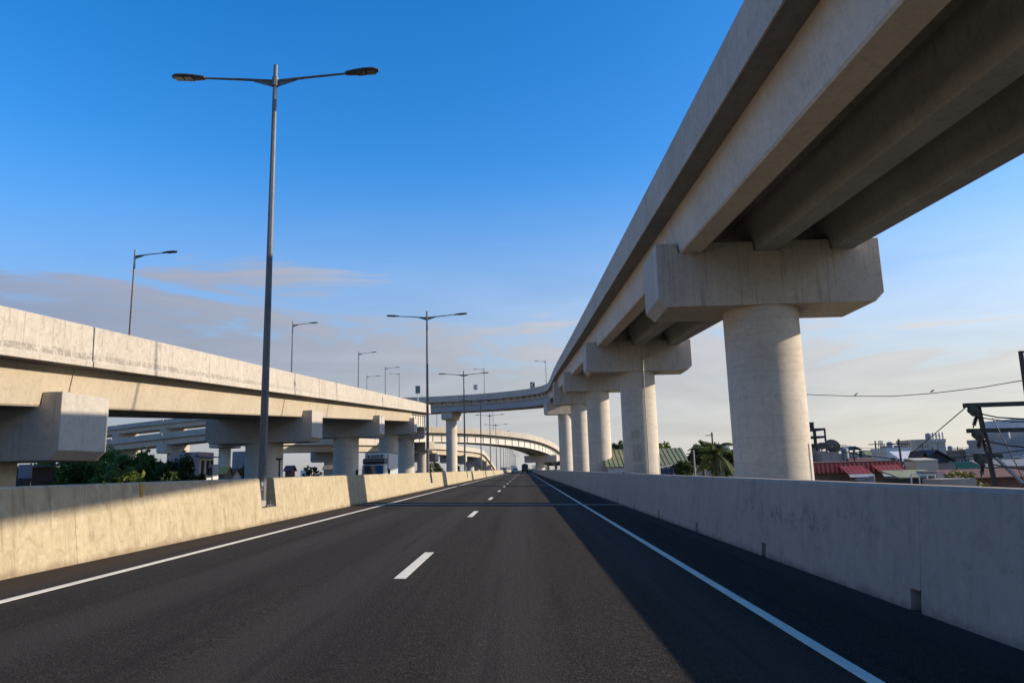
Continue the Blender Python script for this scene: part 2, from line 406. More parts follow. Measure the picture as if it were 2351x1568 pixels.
# ------------------------------------------------------------------ mesh helpers
class MB:
    def __init__(self): self.v = []; self.f = []
    def add(self, vs, fs):
        o = len(self.v); self.v += [tuple(p) for p in vs]; self.f += [tuple(i + o for i in f) for f in fs]; return self
    def hexa(self, p):          # 8 corners: bottom 4 ccw, top 4 ccw
        return self.add(p, [(3, 2, 1, 0), (4, 5, 6, 7), (0, 1, 5, 4), (1, 2, 6, 5), (2, 3, 7, 6), (3, 0, 4, 7)])
    def box(self, x0, x1, y0, y1, z0, z1):
        return self.hexa([(x0, y0, z0), (x1, y0, z0), (x1, y1, z0), (x0, y1, z0), (x0, y0, z1), (x1, y0, z1), (x1, y1, z1), (x0, y1, z1)])
    def prism(self, poly, axis, a, b):     # poly of 2d points, extruded along axis a..b
        n = len(poly)
        def P(q, s):
            return {'x': (s, q[0], q[1]), 'y': (q[0], s, q[1]), 'z': (q[0], q[1], s)}[axis]
        vs = [P(q, a) for q in poly] + [P(q, b) for q in poly]
        fs = [tuple(range(n))[::-1], tuple(range(n, 2 * n))] + [(i, (i + 1) % n, n + (i + 1) % n, n + i) for i in range(n)]
        return self.add(vs, fs)
    def tube(self, pts, rs, n=8, caps=True):
        pts = [Vector(p) for p in pts]
        if isinstance(rs, (int, float)): rs = [rs] * len(pts)
        rings = []
        for i, p in enumerate(pts):
            d = (pts[min(i + 1, len(pts) - 1)] - pts[max(i - 1, 0)])
            d = d.normalized() if d.length > 1e-9 else Vector((0, 0, 1))
            up = Vector((0, 0, 1)) if abs(d.z) < 0.95 else Vector((0, 1, 0))
            a = d.cross(up).normalized(); b = d.cross(a)
            rings.append([p + (a * math.cos(2 * math.pi * k / n) + b * math.sin(2 * math.pi * k / n)) * rs[i] for k in range(n)])
        vs = [q for r in rings for q in r]; fs = []
        for i in range(len(pts) - 1):
            for k in range(n):
                fs.append((i * n + k, i * n + (k + 1) % n, (i + 1) * n + (k + 1) % n, (i + 1) * n + k))
        if caps:
            fs.append(tuple(range(n))[::-1]); fs.append(tuple(range((len(pts) - 1) * n, len(pts) * n)))
        return self.add(vs, fs)
    def bar(self, p, q, w, h=None):
        """square bar from p to q"""
        h = h or w
        p, q = Vector(p), Vector(q); d = (q - p).normalized()
        up = Vector((0, 0, 1)) if abs(d.z) < 0.95 else Vector((0, 1, 0))
        a = d.cross(up).normalized() * (w / 2); b = d.cross(a.normalized()) * (h / 2)
        return self.hexa([p - a - b, p + a - b, p + a + b, p - a + b, q - a - b, q + a - b, q + a + b, q - a + b])
    def lathe(self, prof, c, n=24, axis='z'):
        """prof: list of (r, h)"""
        vs = []
        for r, h in prof:
            for k in range(n):
                a = 2 * math.pi * k / n
                u, w = r * math.cos(a), r * math.sin(a)
                vs.append({'z': (c[0] + u, c[1] + w, c[2] + h), 'x': (c[0] + h, c[1] + u, c[2] + w), 'y': (c[0] + u, c[1] + h, c[2] + w)}[axis])
        fs = []
        for i in range(len(prof) - 1):
            for k in range(n):
                fs.append((i * n + k, i * n + (k + 1) % n, (i + 1) * n + (k + 1) % n, (i + 1) * n + k))
        fs.append(tuple(range(n))[::-1]); fs.append(tuple(range((len(prof) - 1) * n, len(prof) * n)))
        return self.add(vs, fs)
    def build(self, name, mat, parent=None, smooth=False, bevel=0.0, fix=True):
        me = bpy.data.meshes.new(name)
        me.from_pydata(self.v, [], self.f)
        if fix:
            b = bmesh.new(); b.from_mesh(me); bmesh.ops.recalc_face_normals(b, faces=b.faces); b.to_mesh(me); b.free()
        if smooth:
            me.polygons.foreach_set('use_smooth', [True] * len(me.polygons))
            me.set_sharp_from_angle(angle=rad(35))
        mt = M[mat] if isinstance(mat, str) else mat
        me.materials.append(mt)
        o = bpy.data.objects.new(name, me)
        COL.objects.link(o)
        if bevel:
            bv = o.modifiers.new('bevel', 'BEVEL'); bv.width = bevel; bv.segments = 2; bv.limit_method = 'ANGLE'; bv.angle_limit = rad(30)
        if parent is not None:
            o.parent = parent
            o.matrix_parent_inverse = Matrix.Translation(-Vector(parent.location)) if parent.type == 'EMPTY' and not any(parent.rotation_euler) else Matrix.Identity(4)
        return o

def tag(o, label=None, cat=None, group=None, kind=None):
    if label: o['label'] = label
    if cat: o['category'] = cat
    if group: o['group'] = group
    if kind: o['kind'] = kind
    return o

def thing(name, label, cat, loc=(0, 0, 0), group=None):
    o = bpy.data.objects.new(name, None)
    o.empty_display_size = 0.3
    o.location = loc
    COL.objects.link(o)
    return tag(o, label, cat, group)

def part(parent, name, mat, mb, **kw):
    return mb.build(name, mat, parent, **kw)

def copy_tree(o, parent=None):
    c = o.copy(); COL.objects.link(c)
    if parent is not None: c.parent = parent
    for ch in list(o.children): copy_tree(ch, c)
    return c

ORD = ['nearest', 'second', 'third', 'fourth', 'fifth', 'sixth', 'seventh', 'eighth', 'ninth', 'tenth', 'eleventh', 'twelfth', 'thirteenth',
       'fourteenth', 'fifteenth', 'sixteenth', 'seventeenth', 'eighteenth', 'nineteenth', 'twentieth']

# ------------------------------------------------------------------ setting: ground, carriageways
FALL = 0.027                       # crossfall of our carriageway, down to the right
GROUND = -7.5
def rz(x): return -FALL * x

g = MB(); g.add([(-4000, -1500, GROUND), (4000, -1500, GROUND), (4000, 6000, GROUND), (-4000, 6000, GROUND)], [(0, 1, 2, 3)])
tag(g.build('ground', 'ground'), kind='structure')

JOINTS = [-5.2, 26.9, 59.0, 91.0, 123.0, 155.0]
road_ends = [-40.0] + JOINTS + [420.0, 900.0]
for a, b in zip(road_ends[:-1], road_ends[1:]):
    s = MB()
    s.prism([(-6.75, rz(-6.75)), (3.95, rz(3.95)), (3.95, rz(3.95) - 0.35), (-1.4, -1.6), (-6.75, rz(-6.75) - 0.35)], 'y', a + 0.22, b - 0.22)
    tag(s.build('road', 'asphalt'), kind='structure')
for yj in JOINTS:
    j = MB(); j.prism([(-6.0, rz(-6.0) - 0.006), (3.5, rz(3.5) - 0.006), (3.5, rz(3.5) - 0.2), (-6.0, rz(-6) - 0.2)], 'y', yj - 0.22, yj + 0.22)
    jo = tag(j.build('expansion_joint', 'joint'), kind='structure')
    for dy in (-0.05, 0.05):
        s = MB(); s.prism([(-5.95, rz(-5.95) + 0.004), (3.45, rz(3.45) + 0.004), (3.45, rz(3.45) - 0.1), (-5.95, rz(-5.95) - 0.1)], 'y', yj + dy - 0.03, yj + dy + 0.03)
        s.build('joint_rail', 'joint_steel', jo)

s = MB(); s.prism([(-15.4, -0.09), (-6.78, 0.16), (-6.78, -0.3), (-11, -1.6), (-15.4, -0.4)], 'y', -40, 900)
tag(s.build('opposite_road', 'asphalt'), kind='structure')

def strip(x0, x1, y0, y1):
    n = max(1, int((y1 - y0) / 40)); mb = MB()
    z = 0.004
    return mb.hexa([(x0, y0, rz(x0) - 0.002), (x1, y0, rz(x1) - 0.002), (x1, y1, rz(x1) - 0.002), (x0, y1, rz(x0) - 0.002),
                    (x0, y0, rz(x0) + z), (x1, y0, rz(x1) + z), (x1, y1, rz(x1) + z), (x0, y1, rz(x0) + z)])
for xc in (-5.03, 2.06):
    for a, b in zip(road_ends[:-1], road_ends[1:]):
        tag(strip(xc - 0.05, xc + 0.05, a + 0.23, b - 0.23).build('edge_line', 'paint_white'), kind='structure')
y = 8.75 - 11.05
while y < 420:
    tag(strip(-1.545, -1.41, y, y + 2.7).build('lane_line', 'paint_white'), kind='structure')
    y += 11.05

# ------------------------------------------------------------------ barriers
LAMP_Y = [17.85 + 30.85 * i for i in range(20)]
def left_profile(top=1.045, notch=False):
    b = rz(-6.0)
    if notch: top = 0.36
    xi = -6.0 - 0.14 * top / 1.045
    xo = -6.70 + 0.14 * top / 1.045
    c = 0.03
    return [(-6.0, b - 0.03), (xi, b + top - c), (xi - c, b + top), (xo + c, b + top), (xo, b + top - c), (-6.70, b - 0.03)]
bar = thing('median_barrier', 'tall sunlit concrete median barrier along the left edge of the road', 'barrier', (-6.3, 0, 0.16))
edges = []
y = -12.0
while y < 140: edges.append(y); y += 4.4
edges += [170, 200, 240, 300, 400, 560, 780]
def panel_pieces(a, b):
    """cut a panel at the lamp pockets"""
    out = []; cur = a
    for ly in LAMP_Y:
        p0, p1 = ly - 0.78, ly + 0.20
        if p1 <= a or p0 >= b: continue
        if p0 > cur: out.append((cur, p0, False))
        out.append((max(p0, a), min(p1, b), True)); cur = p1
    if cur < b: out.append((cur, b, False))
    return out
for a, b in zip(edges[:-1], edges[1:]):
    mb = MB()
    for p, q, nt in panel_pieces(a + 0.003, b - 0.003):
        mb.prism(left_profile(notch=nt), 'y', p, q)
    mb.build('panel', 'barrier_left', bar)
mk = MB(); mk.hexa([(-6.103, 11.72, 0.98), (-6.103, 11.80, 0.98), (-6.133, 11.80, 1.19), (-6.133, 11.72, 1.19)] +
                   [(-6.100, 11.72, 0.98), (-6.100, 11.80, 0.98), (-6.128, 11.80, 1.19), (-6.128, 11.72, 1.19)])
mk.build('paint_mark', 'rust_yellow', bar)

rb = rz(3.46)
bar = thing('roadside_barrier', 'shaded grey concrete barrier along the right edge with drain openings', 'barrier', (3.7, 0, -0.1))
edges = []
y = 6.78 - 4.2 * 4
while y < 140: edges.append(y); y += 4.2
edges += [170, 200, 240, 300, 400, 560, 780]
prof = [(3.46, rb - 0.03), (3.57, rb + 1.07), (3.60, rb + 1.105), (3.76, rb + 1.105), (3.79, rb + 1.075), (3.86, rb - 0.03)]
slot = [(3.4775, rb + 0.19), (3.57, rb + 1.07), (3.60, rb + 1.105), (3.76, rb + 1.105), (3.79, rb + 1.075), (3.86, rb - 0.03), (3.66, rb - 0.03), (3.66, rb + 0.19)]
for a, b in zip(edges[:-1], edges[1:]):
    mb = MB(); hole = b - a < 5
    if hole:
        mb.prism(slot, 'y', a + 0.0, a + 0.18)
        mb.prism(prof, 'y', a + 0.18, b - 0.0015)
    else:
        mb.prism(prof, 'y', a, b - 0.0015)
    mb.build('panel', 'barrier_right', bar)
ob = thing('far_carriageway_barrier', 'low concrete barrier along the far side of the opposite carriageway', 'barrier', (-15.3, 0, -0.1))
for i in range(24):
    MB().prism([(-15.02, -0.12), (-15.12, 0.80), (-15.32, 0.80), (-15.40, -0.12)], 'y', -20 + i * 25, 5 + i * 25 - 0.02).build('panel', 'barrier_left', ob)

# ------------------------------------------------------------------ viaducts
class Path:
    """plan line of one deck edge with the level of the deck's underside"""
    def __init__(self, pts, step=1.5):
        pts = [Vector(p) for p in pts]
        ext = [2 * pts[0] - pts[1]] + pts + [2 * pts[-1] - pts[-2]]
        d = []
        for i in range(1, len(ext) - 2):
            p0, p1, p2, p3 = ext[i - 1:i + 3]
            n = max(2, int((p2 - p1).length / step))
            for k in range(n):
                t = k / n
                d.append(0.5 * ((2 * p1) + (p2 - p0) * t + (2 * p0 - 5 * p1 + 4 * p2 - p3) * t * t + (3 * p1 - p0 - 3 * p2 + p3) * t ** 3))
        d.append(pts[-1]); self.p = d
        self.s = [0.0]
        for a, b in zip(d[:-1], d[1:]): self.s.append(self.s[-1] + (b.xy - a.xy).length)
        self.L = self.s[-1]
    def at(self, s):
        s = min(max(s, 0), self.L - 1e-6)
        i = int(np.searchsorted(self.s, s, side='right')) - 1
        i = min(max(i, 0), len(self.p) - 2)
        t = (s - self.s[i]) / max(1e-9, self.s[i + 1] - self.s[i])
        return self.p[i].lerp(self.p[i + 1], t)
    def frame(self, s):
        p = self.at(s); a, b = self.at(s - 0.8), self.at(s + 0.8)
        t = (b - a); t.z = 0; t.normalize()
        return p, t, Vector((t.y, -t.x, 0))          # right-hand normal
    def s_of(self, x=None, y=None):
        return min(self.s, key=lambda q: abs((self.at(q).y - y) if y is not None else (self.at(q).x - x)))
def sweep(mb, path, side, prof, s0, s1, step=None):
    """prof: closed polygon of (offset from the edge, height above underside)"""
    n = 1
    if step: n = max(1, int(round((s1 - s0) / step)))
    m_ = len(prof); vs = []
    for k in range(n + 1):
        p, t, r = path.frame(s0 + (s1 - s0) * k / n)
        for o, h in prof: vs.append(p + r * (o * side) + Vector((0, 0, h)))
    fs = []
    for k in range(n):
        for i in range(m_):
            fs.append((k * m_ + i, k * m_ + (i + 1) % m_, (k + 1) * m_ + (i + 1) % m_, (k + 1) * m_ + i))
    fs.append(tuple(range(m_))[::-1]); fs.append(tuple(range(n * m_, (n + 1) * m_)))
    return mb.add(vs, fs)

W = 8.04
GC = (1.27, 4.02, 6.77)
GD = 1.43
SLAB = [(0.022, 0), (0.022, 0.17), (0.03, 0.23), (W - 0.03, 0.23), (W - 0.022, 0.17), (W - 0.022, 0), (W - 0.55, -0.004), (0.55, -0.004)]
def parapet_prof(far=False):
    q = [(-0.03, -0.012), (-0.03, 0.17), (0.012, 0.22), (0.035, 1.42), (0.06, 1.45), (0.27, 1.45), (0.30, 1.42), (0.45, 0.235), (0.02, 0.235), (0.02, -0.012)]
    return [(W - o, h) for o, h in q] if far else q
def girder_prof(c, d=GD, hb=0.41, ht=0.60):
    return [(c - ht, 0.05), (c - ht, -0.18), (c - hb, -d + 0.06), (c - hb + 0.05, -d), (c + hb - 0.05, -d), (c + hb, -d + 0.06), (c + ht, -0.18), (c + ht, 0.05)]
def span(th, path, side, s0, s1, step, mats, steel=False, panel=9.9, gap=0.03, brackets=False):
    mslab, mpar, mgird, mgird_in = mats
    s0 += gap; s1 -= gap
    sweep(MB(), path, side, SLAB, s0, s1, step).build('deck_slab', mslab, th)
    n = max(1, round((s1 - s0) / panel))
    for far in (False, True):
        for k in range(n):
            a, b = s0 + (s1 - s0) * k / n + 0.007, s0 + (s1 - s0) * (k + 1) / n - 0.007
            sweep(MB(), path, side, parapet_prof(far), a, b, step).build('parapet_panel', mpar, th)
    if not steel:
        for i, c in enumerate(GC):
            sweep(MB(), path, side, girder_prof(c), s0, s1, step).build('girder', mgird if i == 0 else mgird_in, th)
    else:
        d = 2.35 if brackets else 2.25
        tp = -0.85 if brackets else -0.30
        for i, c in enumerate((1.15, 4.02, 6.9)):
            t = 0.02 if i != 0 else 0.02
            pr = [(c - 0.35, tp), (c - 0.35, tp - .08), (c - 0.03, tp - .085), (c - 0.03, -d + 0.05), (c - 0.4, -d + 0.045), (c - 0.4, -d),
                  (c + 0.4, -d), (c + 0.4, -d + 0.045), (c + 0.03, -d + 0.05), (c + 0.03, tp - .085), (c + 0.35, tp - .08), (c + 0.35, tp)]
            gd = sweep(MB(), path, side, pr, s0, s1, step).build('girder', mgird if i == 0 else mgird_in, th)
            if i == 0 and not brackets:
                k = s0 + 1.2
                while k < s1:
                    p, tt, r = path.frame(k)
                    rb_ = MB()
                    q = p + r * ((c - 0.05) * side); q2 = p + r * ((c - 0.16) * side)
                    w_ = tt * 0.05
                    rb_.hexa([q - w_ + Vector((0, 0, -d + 0.05)), q + w_ + Vector((0, 0, -d + 0.05)), q2 + w_ + Vector((0, 0, -d + 0.05)), q2 - w_ + Vector((0, 0, -d + 0.05)),
                              q - w_ + Vector((0, 0, -0.39)), q + w_ + Vector((0, 0, -0.39)), q2 + w_ + Vector((0, 0, -0.39)), q2 - w_ + Vector((0, 0, -0.39))])
                    rb_.build('stiffener', 'steel_rib', gd)
                    k += 2.6
        sweep(MB(), path, side, [(0.85, 0.01), (0.85, tp - .01), (W - 0.85, tp - .01), (W - 0.85, 0.01)], s0, s1, step).build('haunch', 'deck_grey' if brackets else mslab, th)
        if brackets:
            k = s0 + 1.0
            while k < s1:
                p, tt, r = path.frame(k); w_ = tt * 0.07
                a = p + r * (0.08 * side); b = p + r * (0.95 * side)
                MB().hexa([b - w_ + Vector((0, 0, -0.83)), b + w_ + Vector((0, 0, -0.83)), a + w_ + Vector((0, 0, -0.12)), a - w_ + Vector((0, 0, -0.12)),
                           b - w_ + Vector((0, 0, -0.01)), b + w_ + Vector((0, 0, -0.01)), a + w_ + Vector((0, 0, -0.01)), a - w_ + Vector((0, 0, -0.01))]).build('bracket', 'deck_grey', th)
                k += 2.5
CAP_TOP, CAP_BOT, CAP_T = -1.12, -3.47, 2.80
def pier(path, side, s, label, col_d=2.70, mcap='cap', mcol='column', cap_bot=CAP_BOT, cap_top=CAP_TOP, o0=0.0, o1=8.06, notch=True, oc=4.03, seg=56, pipe=None, group=None, thick=CAP_T):
    p, t, r = path.frame(s)
    c = p + r * (oc * side)
    th = thing('pier', label, 'pier', (c.x, c.y, GROUND), group)
    ch = 0.33
    prof = [(o0, cap_top)]
    if notch:
        for gcx in GC:
            prof += [(gcx - 0.50, cap_top), (gcx - 0.46, -GD - 0.05), (gcx + 0.46, -GD - 0.05), (gcx + 0.50, cap_top)]
    prof += [(o1, cap_top), (o1, cap_bot + ch), (o1 - ch, cap_bot), (o0 + ch, cap_bot), (o0, cap_bot + ch)]
    mb = MB(); n = len(prof)
    vs = []
    for dd in (-thick / 2, thick / 2):
        for o, h in prof: vs.append(p + t * dd + r * (o * side) + Vector((0, 0, h)))
    mb.add(vs, [tuple(range(n))[::-1], tuple(range(n, 2 * n))] + [(i, (i + 1) % n, n + (i + 1) % n, n + i) for i in range(n)])
    cap = mb.build('pier_cap', mcap, th, bevel=0.025)
    if notch:
        for gcx in GC:
            q = p + r * (gcx * side)
            for dd in (-0.75, 0.75):
                b = q + t * dd
                w_, d_ = r * 0.3, t * 0.3
                z0, z1 = p.z - GD - 0.06, p.z - GD + 0.004
                bb = MB(); bb.hexa([Vector((*(b + e).xy, z)) for z in (z0, z1) for e in (-w_ - d_, w_ - d_, w_ + d_, -w_ + d_)])
                bb.build('bearing', 'joint', cap)
    zt = p.z + cap_bot + 0.02
    R = col_d / 2
    MB().lathe([(R, GROUND - 0.3), (R, zt - 0.01)], (c.x, c.y, 0), seg).build('column', mcol, th, smooth=True)
    if pipe:
        a = rad(pipe)
        q = c + Vector((math.cos(a), math.sin(a), 0)) * (R + 0.07)
        f = -t * (thick / 2 + 0.07)
        pts = [(q.x, q.y, GROUND + 0.3), (q.x, q.y, zt + 0.9)]
        q2 = p + r * (4.9 * side) + f
        q.xy = (q.x, (p + f).y)
        pts = [(q.x, c.y + math.sin(a) * (R + 0.07), GROUND), (q.x, c.y + math.sin(a) * (R + 0.07), zt - 0.3), (q.x, q.y, zt), (q.x, q.y, zt + 1.0), (q2.x, q2.y, zt + 1.05), (q2.x, q2.y, p.z + cap_top)]
        MB().tube(pts, 0.04, 8).build('drain_pipe', 'pipe_grey', th, smooth=True)
    return th

# --- right-hand ramp viaduct that swings left over the road
def arc(cx, cy, R, a0, a1, n):
    return [(cx + R * math.cos(rad(a0 + (a1 - a0) * k / n)), cy + R * math.sin(rad(a0 + (a1 - a0) * k / n))) for k in range(n + 1)]
zb_y = [(-110, 3.4), (-40, 7.0), (0, 8.95), (12, 9.53), (25.6, 10.22), (55.3, 11.78), (85.5, 13.5), (116, 15.3), (133, 16.1), (142, 16.45), (150, 16.75), (158, 17.05), (167, 17.45), (172, 17.65), (178, 17.9)]
def zb_right(y): return float(np.interp(y, [a for a, _ in zb_y], [b for _, b in zb_y]))
pts = [(5.0, yy, zb_right(yy)) for yy in (-105, -70, -40, -20, 0, 13, 26.9, 41, 56.6, 71, 86.8, 102)] + [(5.1, 117.3, zb_right(117.3)), (5.2, 131, zb_right(131))]
ARC = arc(-30.8, 142.0, 36.0, 0, 175, 26)
for k, (ax, ay) in enumerate(ARC):
    zz = zb_right(ay) if k <= 13 else 17.9 + 0.03 * (k - 13)
    pts.append((ax, ay, zz))
PR = Path(pts)
right = thing('curving_ramp_viaduct', 'grey concrete ramp viaduct overhead on the right, curving left across the road', 'viaduct', (9.0, 27, GROUND))
matsR = ('slab', 'deck_grey', 'girder', 'girder_in_shade')
sR = [PR.s_of(y=v) for v in (-100, -66, -33, -3.0, 26.9, 56.6, 86.8, 117.3)]
sR5 = min(PR.s, key=lambda q: abs(PR.at(q).y - 147.6) + (0 if PR.at(q).x > 0 else 99))
for a, b in zip(sR[:-1], sR[1:]): span(right, PR, 1, a, b, None if b < sR[6] else 6, matsR, panel=4.95)
span(right, PR, 1, sR[7], sR5, 3, matsR, panel=4.95)
sRL = min((q for q in PR.s if q > sR5), key=lambda q: abs(PR.at(q).x + 19.5))
matsC = ('slab', 'deck_grey', 'steel_grey', 'steel_grey')
span(right, PR, 1, sR5, sRL, 1.6, matsC, steel=True, panel=8, brackets=True)
span(right, PR, 1, sRL, min(PR.L - 1, sRL + 36), 1.6, matsC, steel=True, panel=8, brackets=True)
for i, s in enumerate(sR[3:] + [sR5]):
    if i == 0:
        pier(PR, 1, s, 'round concrete pier beside the camera at the right, out past the frame edge')
        continue
    lab = {1: 'massive round pier with notched cap, nearest on the right beyond the barrier',
           2: 'second round pier on the right with drain pipe down its column',
           3: 'third round pier on the right from the camera',
           4: 'fourth right-hand pier, with a deeper cap than those before it',
           5: 'fifth right-hand pier, where the ramp starts to cross the road'}[i]
    pier(PR, 1, s, lab, cap_bot={4: -4.1, 5: -4.7}.get(i, CAP_BOT), cap_top={4: -0.5, 5: -2.35}.get(i, CAP_TOP), notch=i < 4,
         pipe=-78 if i == 2 else None)
p, t, r = PR.frame(sR[5]); c2 = p + r * 4.03
col2 = [o for o in bpy.data.objects if o.name.startswith('pier') and o.get('label', '').startswith('second round pier')][0]
for (a0, a1, z0, z1, mt_) in [(-128, -98, 3.3, 3.95, 'patch_a'), (-126, -96, 1.6, 2.9, 'patch_b'), (-124, -94, 0.2, 1.35, 'patch_a')]:
    mb = MB(); vs = []; n = 8
    for k in range(n + 1):
        a = rad(a0 + (a1 - a0) * k / n)
        for rr in (1.372, 1.376):
            for z in (z0, z1): vs.append((c2.x + rr * math.cos(a), c2.y + rr * math.sin(a), z))
    fs = []
    for k in range(n):
        b_ = k * 4; e_ = b_ + 4
        fs += [(b_ + 2, e_ + 2, e_ + 3, b_ + 3), (b_ + 1, b_ + 3, e_ + 3, e_ + 1), (b_, e_, e_ + 2, b_ + 2)]
    mb.add(vs, fs).build('paint_patch', mt_, col2, smooth=True, fix=False)
pier(PR, 1, sRL, 'round pier holding the ramp left of the road, its column half sunlit', cap_top=-2.3, cap_bot=-4.2, notch=False, o0=1.2, o1=6.9)

# --- left-hand viaduct
def zb_left(y): return 4.98 + 0.0585 * (y - 20.8)
ptsL = [(-15.3, yy, zb_left(yy)) for yy in (-66, -50, -30, -10, 10, 25.5, 40, 54.6, 67, 79.9, 92, 105.1, 116)]
for k, (ax, ay) in enumerate(arc(-75.3, 118.0, 60.0, 4, 75, 10)):
    ptsL.append((ax, ay, min(12.2, zb_left(ay))))
PL = Path(ptsL)
left = thing('left_ramp_viaduct', 'sunlit concrete ramp viaduct rising along the left side on caps', 'viaduct', (-19.3, 25, GROUND))
matsL = ('slab', 'parapet_left', 'girder_left', 'girder_in_shade')
sL = [PL.s_of(y=v) for v in (-64, -33, -3.5, 25.5, 54.6, 79.9, 105.1)]
for a, b in zip(sL[:-1], sL[1:]): span(left, PL, -1, a, b, None, matsL, panel=4.9)
span(left, PL, -1, sL[-1], sL[-1] + 34, 3, ('slab', 'deck_left', 'steel_white', 'steel_white'), steel=True, panel=6, brackets=False)
span(left, PL, -1, sL[-1] + 34, min(PL.L - 1, sL[-1] + 66), 3, ('slab', 'deck_left', 'steel_white', 'steel_white'), steel=True, panel=6, brackets=False)
for i, s in enumerate(sL[2:]):
    if i == 0: continue
    lab = {1: 'pier with sunlit cap end at the left edge, nearest of the left viaduct',
           2: 'second pier of the left viaduct, behind the tall lamp post',
           3: 'third pier of the left viaduct, left of the box truck',
           4: 'fourth pier of the left viaduct, yellow stained at its girder end'}[i]
    pier(PL, -1, s, lab, o0=0.1, o1=7.95, cap_top=-1.02, cap_bot=-3.3, mcap='cap_left')
pier(PL, -1, sL[-1] + 17, 'last visible column of the left viaduct before it turns away', notch=False, cap_top=-2.3, cap_bot=-4.2, o0=1, o1=7)

# --- steel girder ramp crossing beyond
S_px = [(900, 981, 176), (990, 980, 184), (1100, 984, 193), (1194, 993.7, 203), (1241, 1004, 211), (1271.5, 1017, 222), (1288, 1030, 237)]
ptsS = [Vector((-72, 170, 12.3)), Vector((-50, 172, 12.3))] + [at(*q) for q in S_px] + [Vector((15.5, 262, 5.6)), Vector((16.5, 300, 4.0))]
ptsS = [(p.x, p.y, p.z - 1.45) for p in ptsS]
PS = Path(ptsS)
sramp = thing('steel_girder_ramp', 'sunlit cream ramp on ribbed steel girders arching over the road far ahead', 'viaduct', (0, 200, GROUND))
s0 = PS.s_of(x=-23.5); s1 = PS.s_of(y=221)
matsS = ('slab', 'deck_left', 'steel_white', 'steel_white')
span(sramp, PS, -1, 2, s0, 1.8, matsS, steel=True, panel=12, brackets=False)
span(sramp, PS, -1, s0, s1, 1.8, matsS, steel=True, panel=12, brackets=False)
span(sramp, PS, -1, s1, PS.L - 1, 1.8, matsS, steel=True, panel=12, brackets=False)
pier(PS, -1, s0, 'round pier under the cream steel ramp on the left, behind a nearer column', notch=False, cap_top=-2.3, cap_bot=-4.4, o0=0.6, o1=7.4)
pier(PS, -1, s1, 'dark pier under the right end of the cream steel ramp', notch=False, cap_top=-2.3, cap_bot=-4.4, o0=-1.5, o1=8.5)

# --- descending viaduct behind, left of the road
ptsT = [(-43.6, 131, 6.7), (-38, 150, 7.2), (-30, 180, 7.6), (-24, 205, 7.4), (-18, 230, 7.25), (-14.5, 257, 6.9), (-14, 290, 5.5), (-14, 340, 2.6), (-14, 400, -0.8)]
PT = Path(ptsT, 3)
tramp = thing('descending_ramp_viaduct', 'low viaduct far left, sloping down to meet the road beyond the cream ramp', 'viaduct', (-30, 180, GROUND))
sT = [0.5, 24, 50, 76, 102, 128, 154, 180, 206, PT.L - 12]
for a, b in zip(sT[:-1], sT[1:]): span(tramp, PT, -1, a, b, 6, ('slab', 'deck_left', 'girder_left', 'girder'), panel=13)
for i, s in enumerate(sT[1:-1]):
    pier(PT, -1, s, 'pier of the low descending viaduct, %s in its row from the camera' % ORD[i].replace('nearest', 'first'), seg=32, group='piers of the descending viaduct')

# --- two distant ramps seen under the left viaduct
for nm, lab, q0, q1, q2 in [('upper_distant_ramp', 'upper of two distant grey ramps seen under the left viaduct', (60, 1003, 262), (300, 972, 240), (620, 936, 212)),
                            ('lower_distant_ramp', 'lower of two distant grey ramps, just above the dark trees', (40, 1032, 190), (290, 1003, 180), (620, 966, 168))]:
    a, b, c = at(*q0), at(*q1), at(*q2)
    PU = Path([(v.x, v.y, v.z - 1.45) for v in (a, b, c)], 6)
    u = thing(nm, lab, 'viaduct', (b.x, b.y, GROUND))
    n = 5
    for k in range(n): span(u, PU, -1, PU.L * k / n + 0.1, PU.L * (k + 1) / n - 0.1, None, ('slab', 'deck_grey', 'girder', 'girder'), panel=15)
    for k in range(1, n):
        pier(PU, -1, PU.L * k / n, 'pier of the %s, %s from the left' % (nm.replace('_', ' '), ORD[k - 1].replace('nearest', 'first')), seg=32, group='piers of the distant ramps')

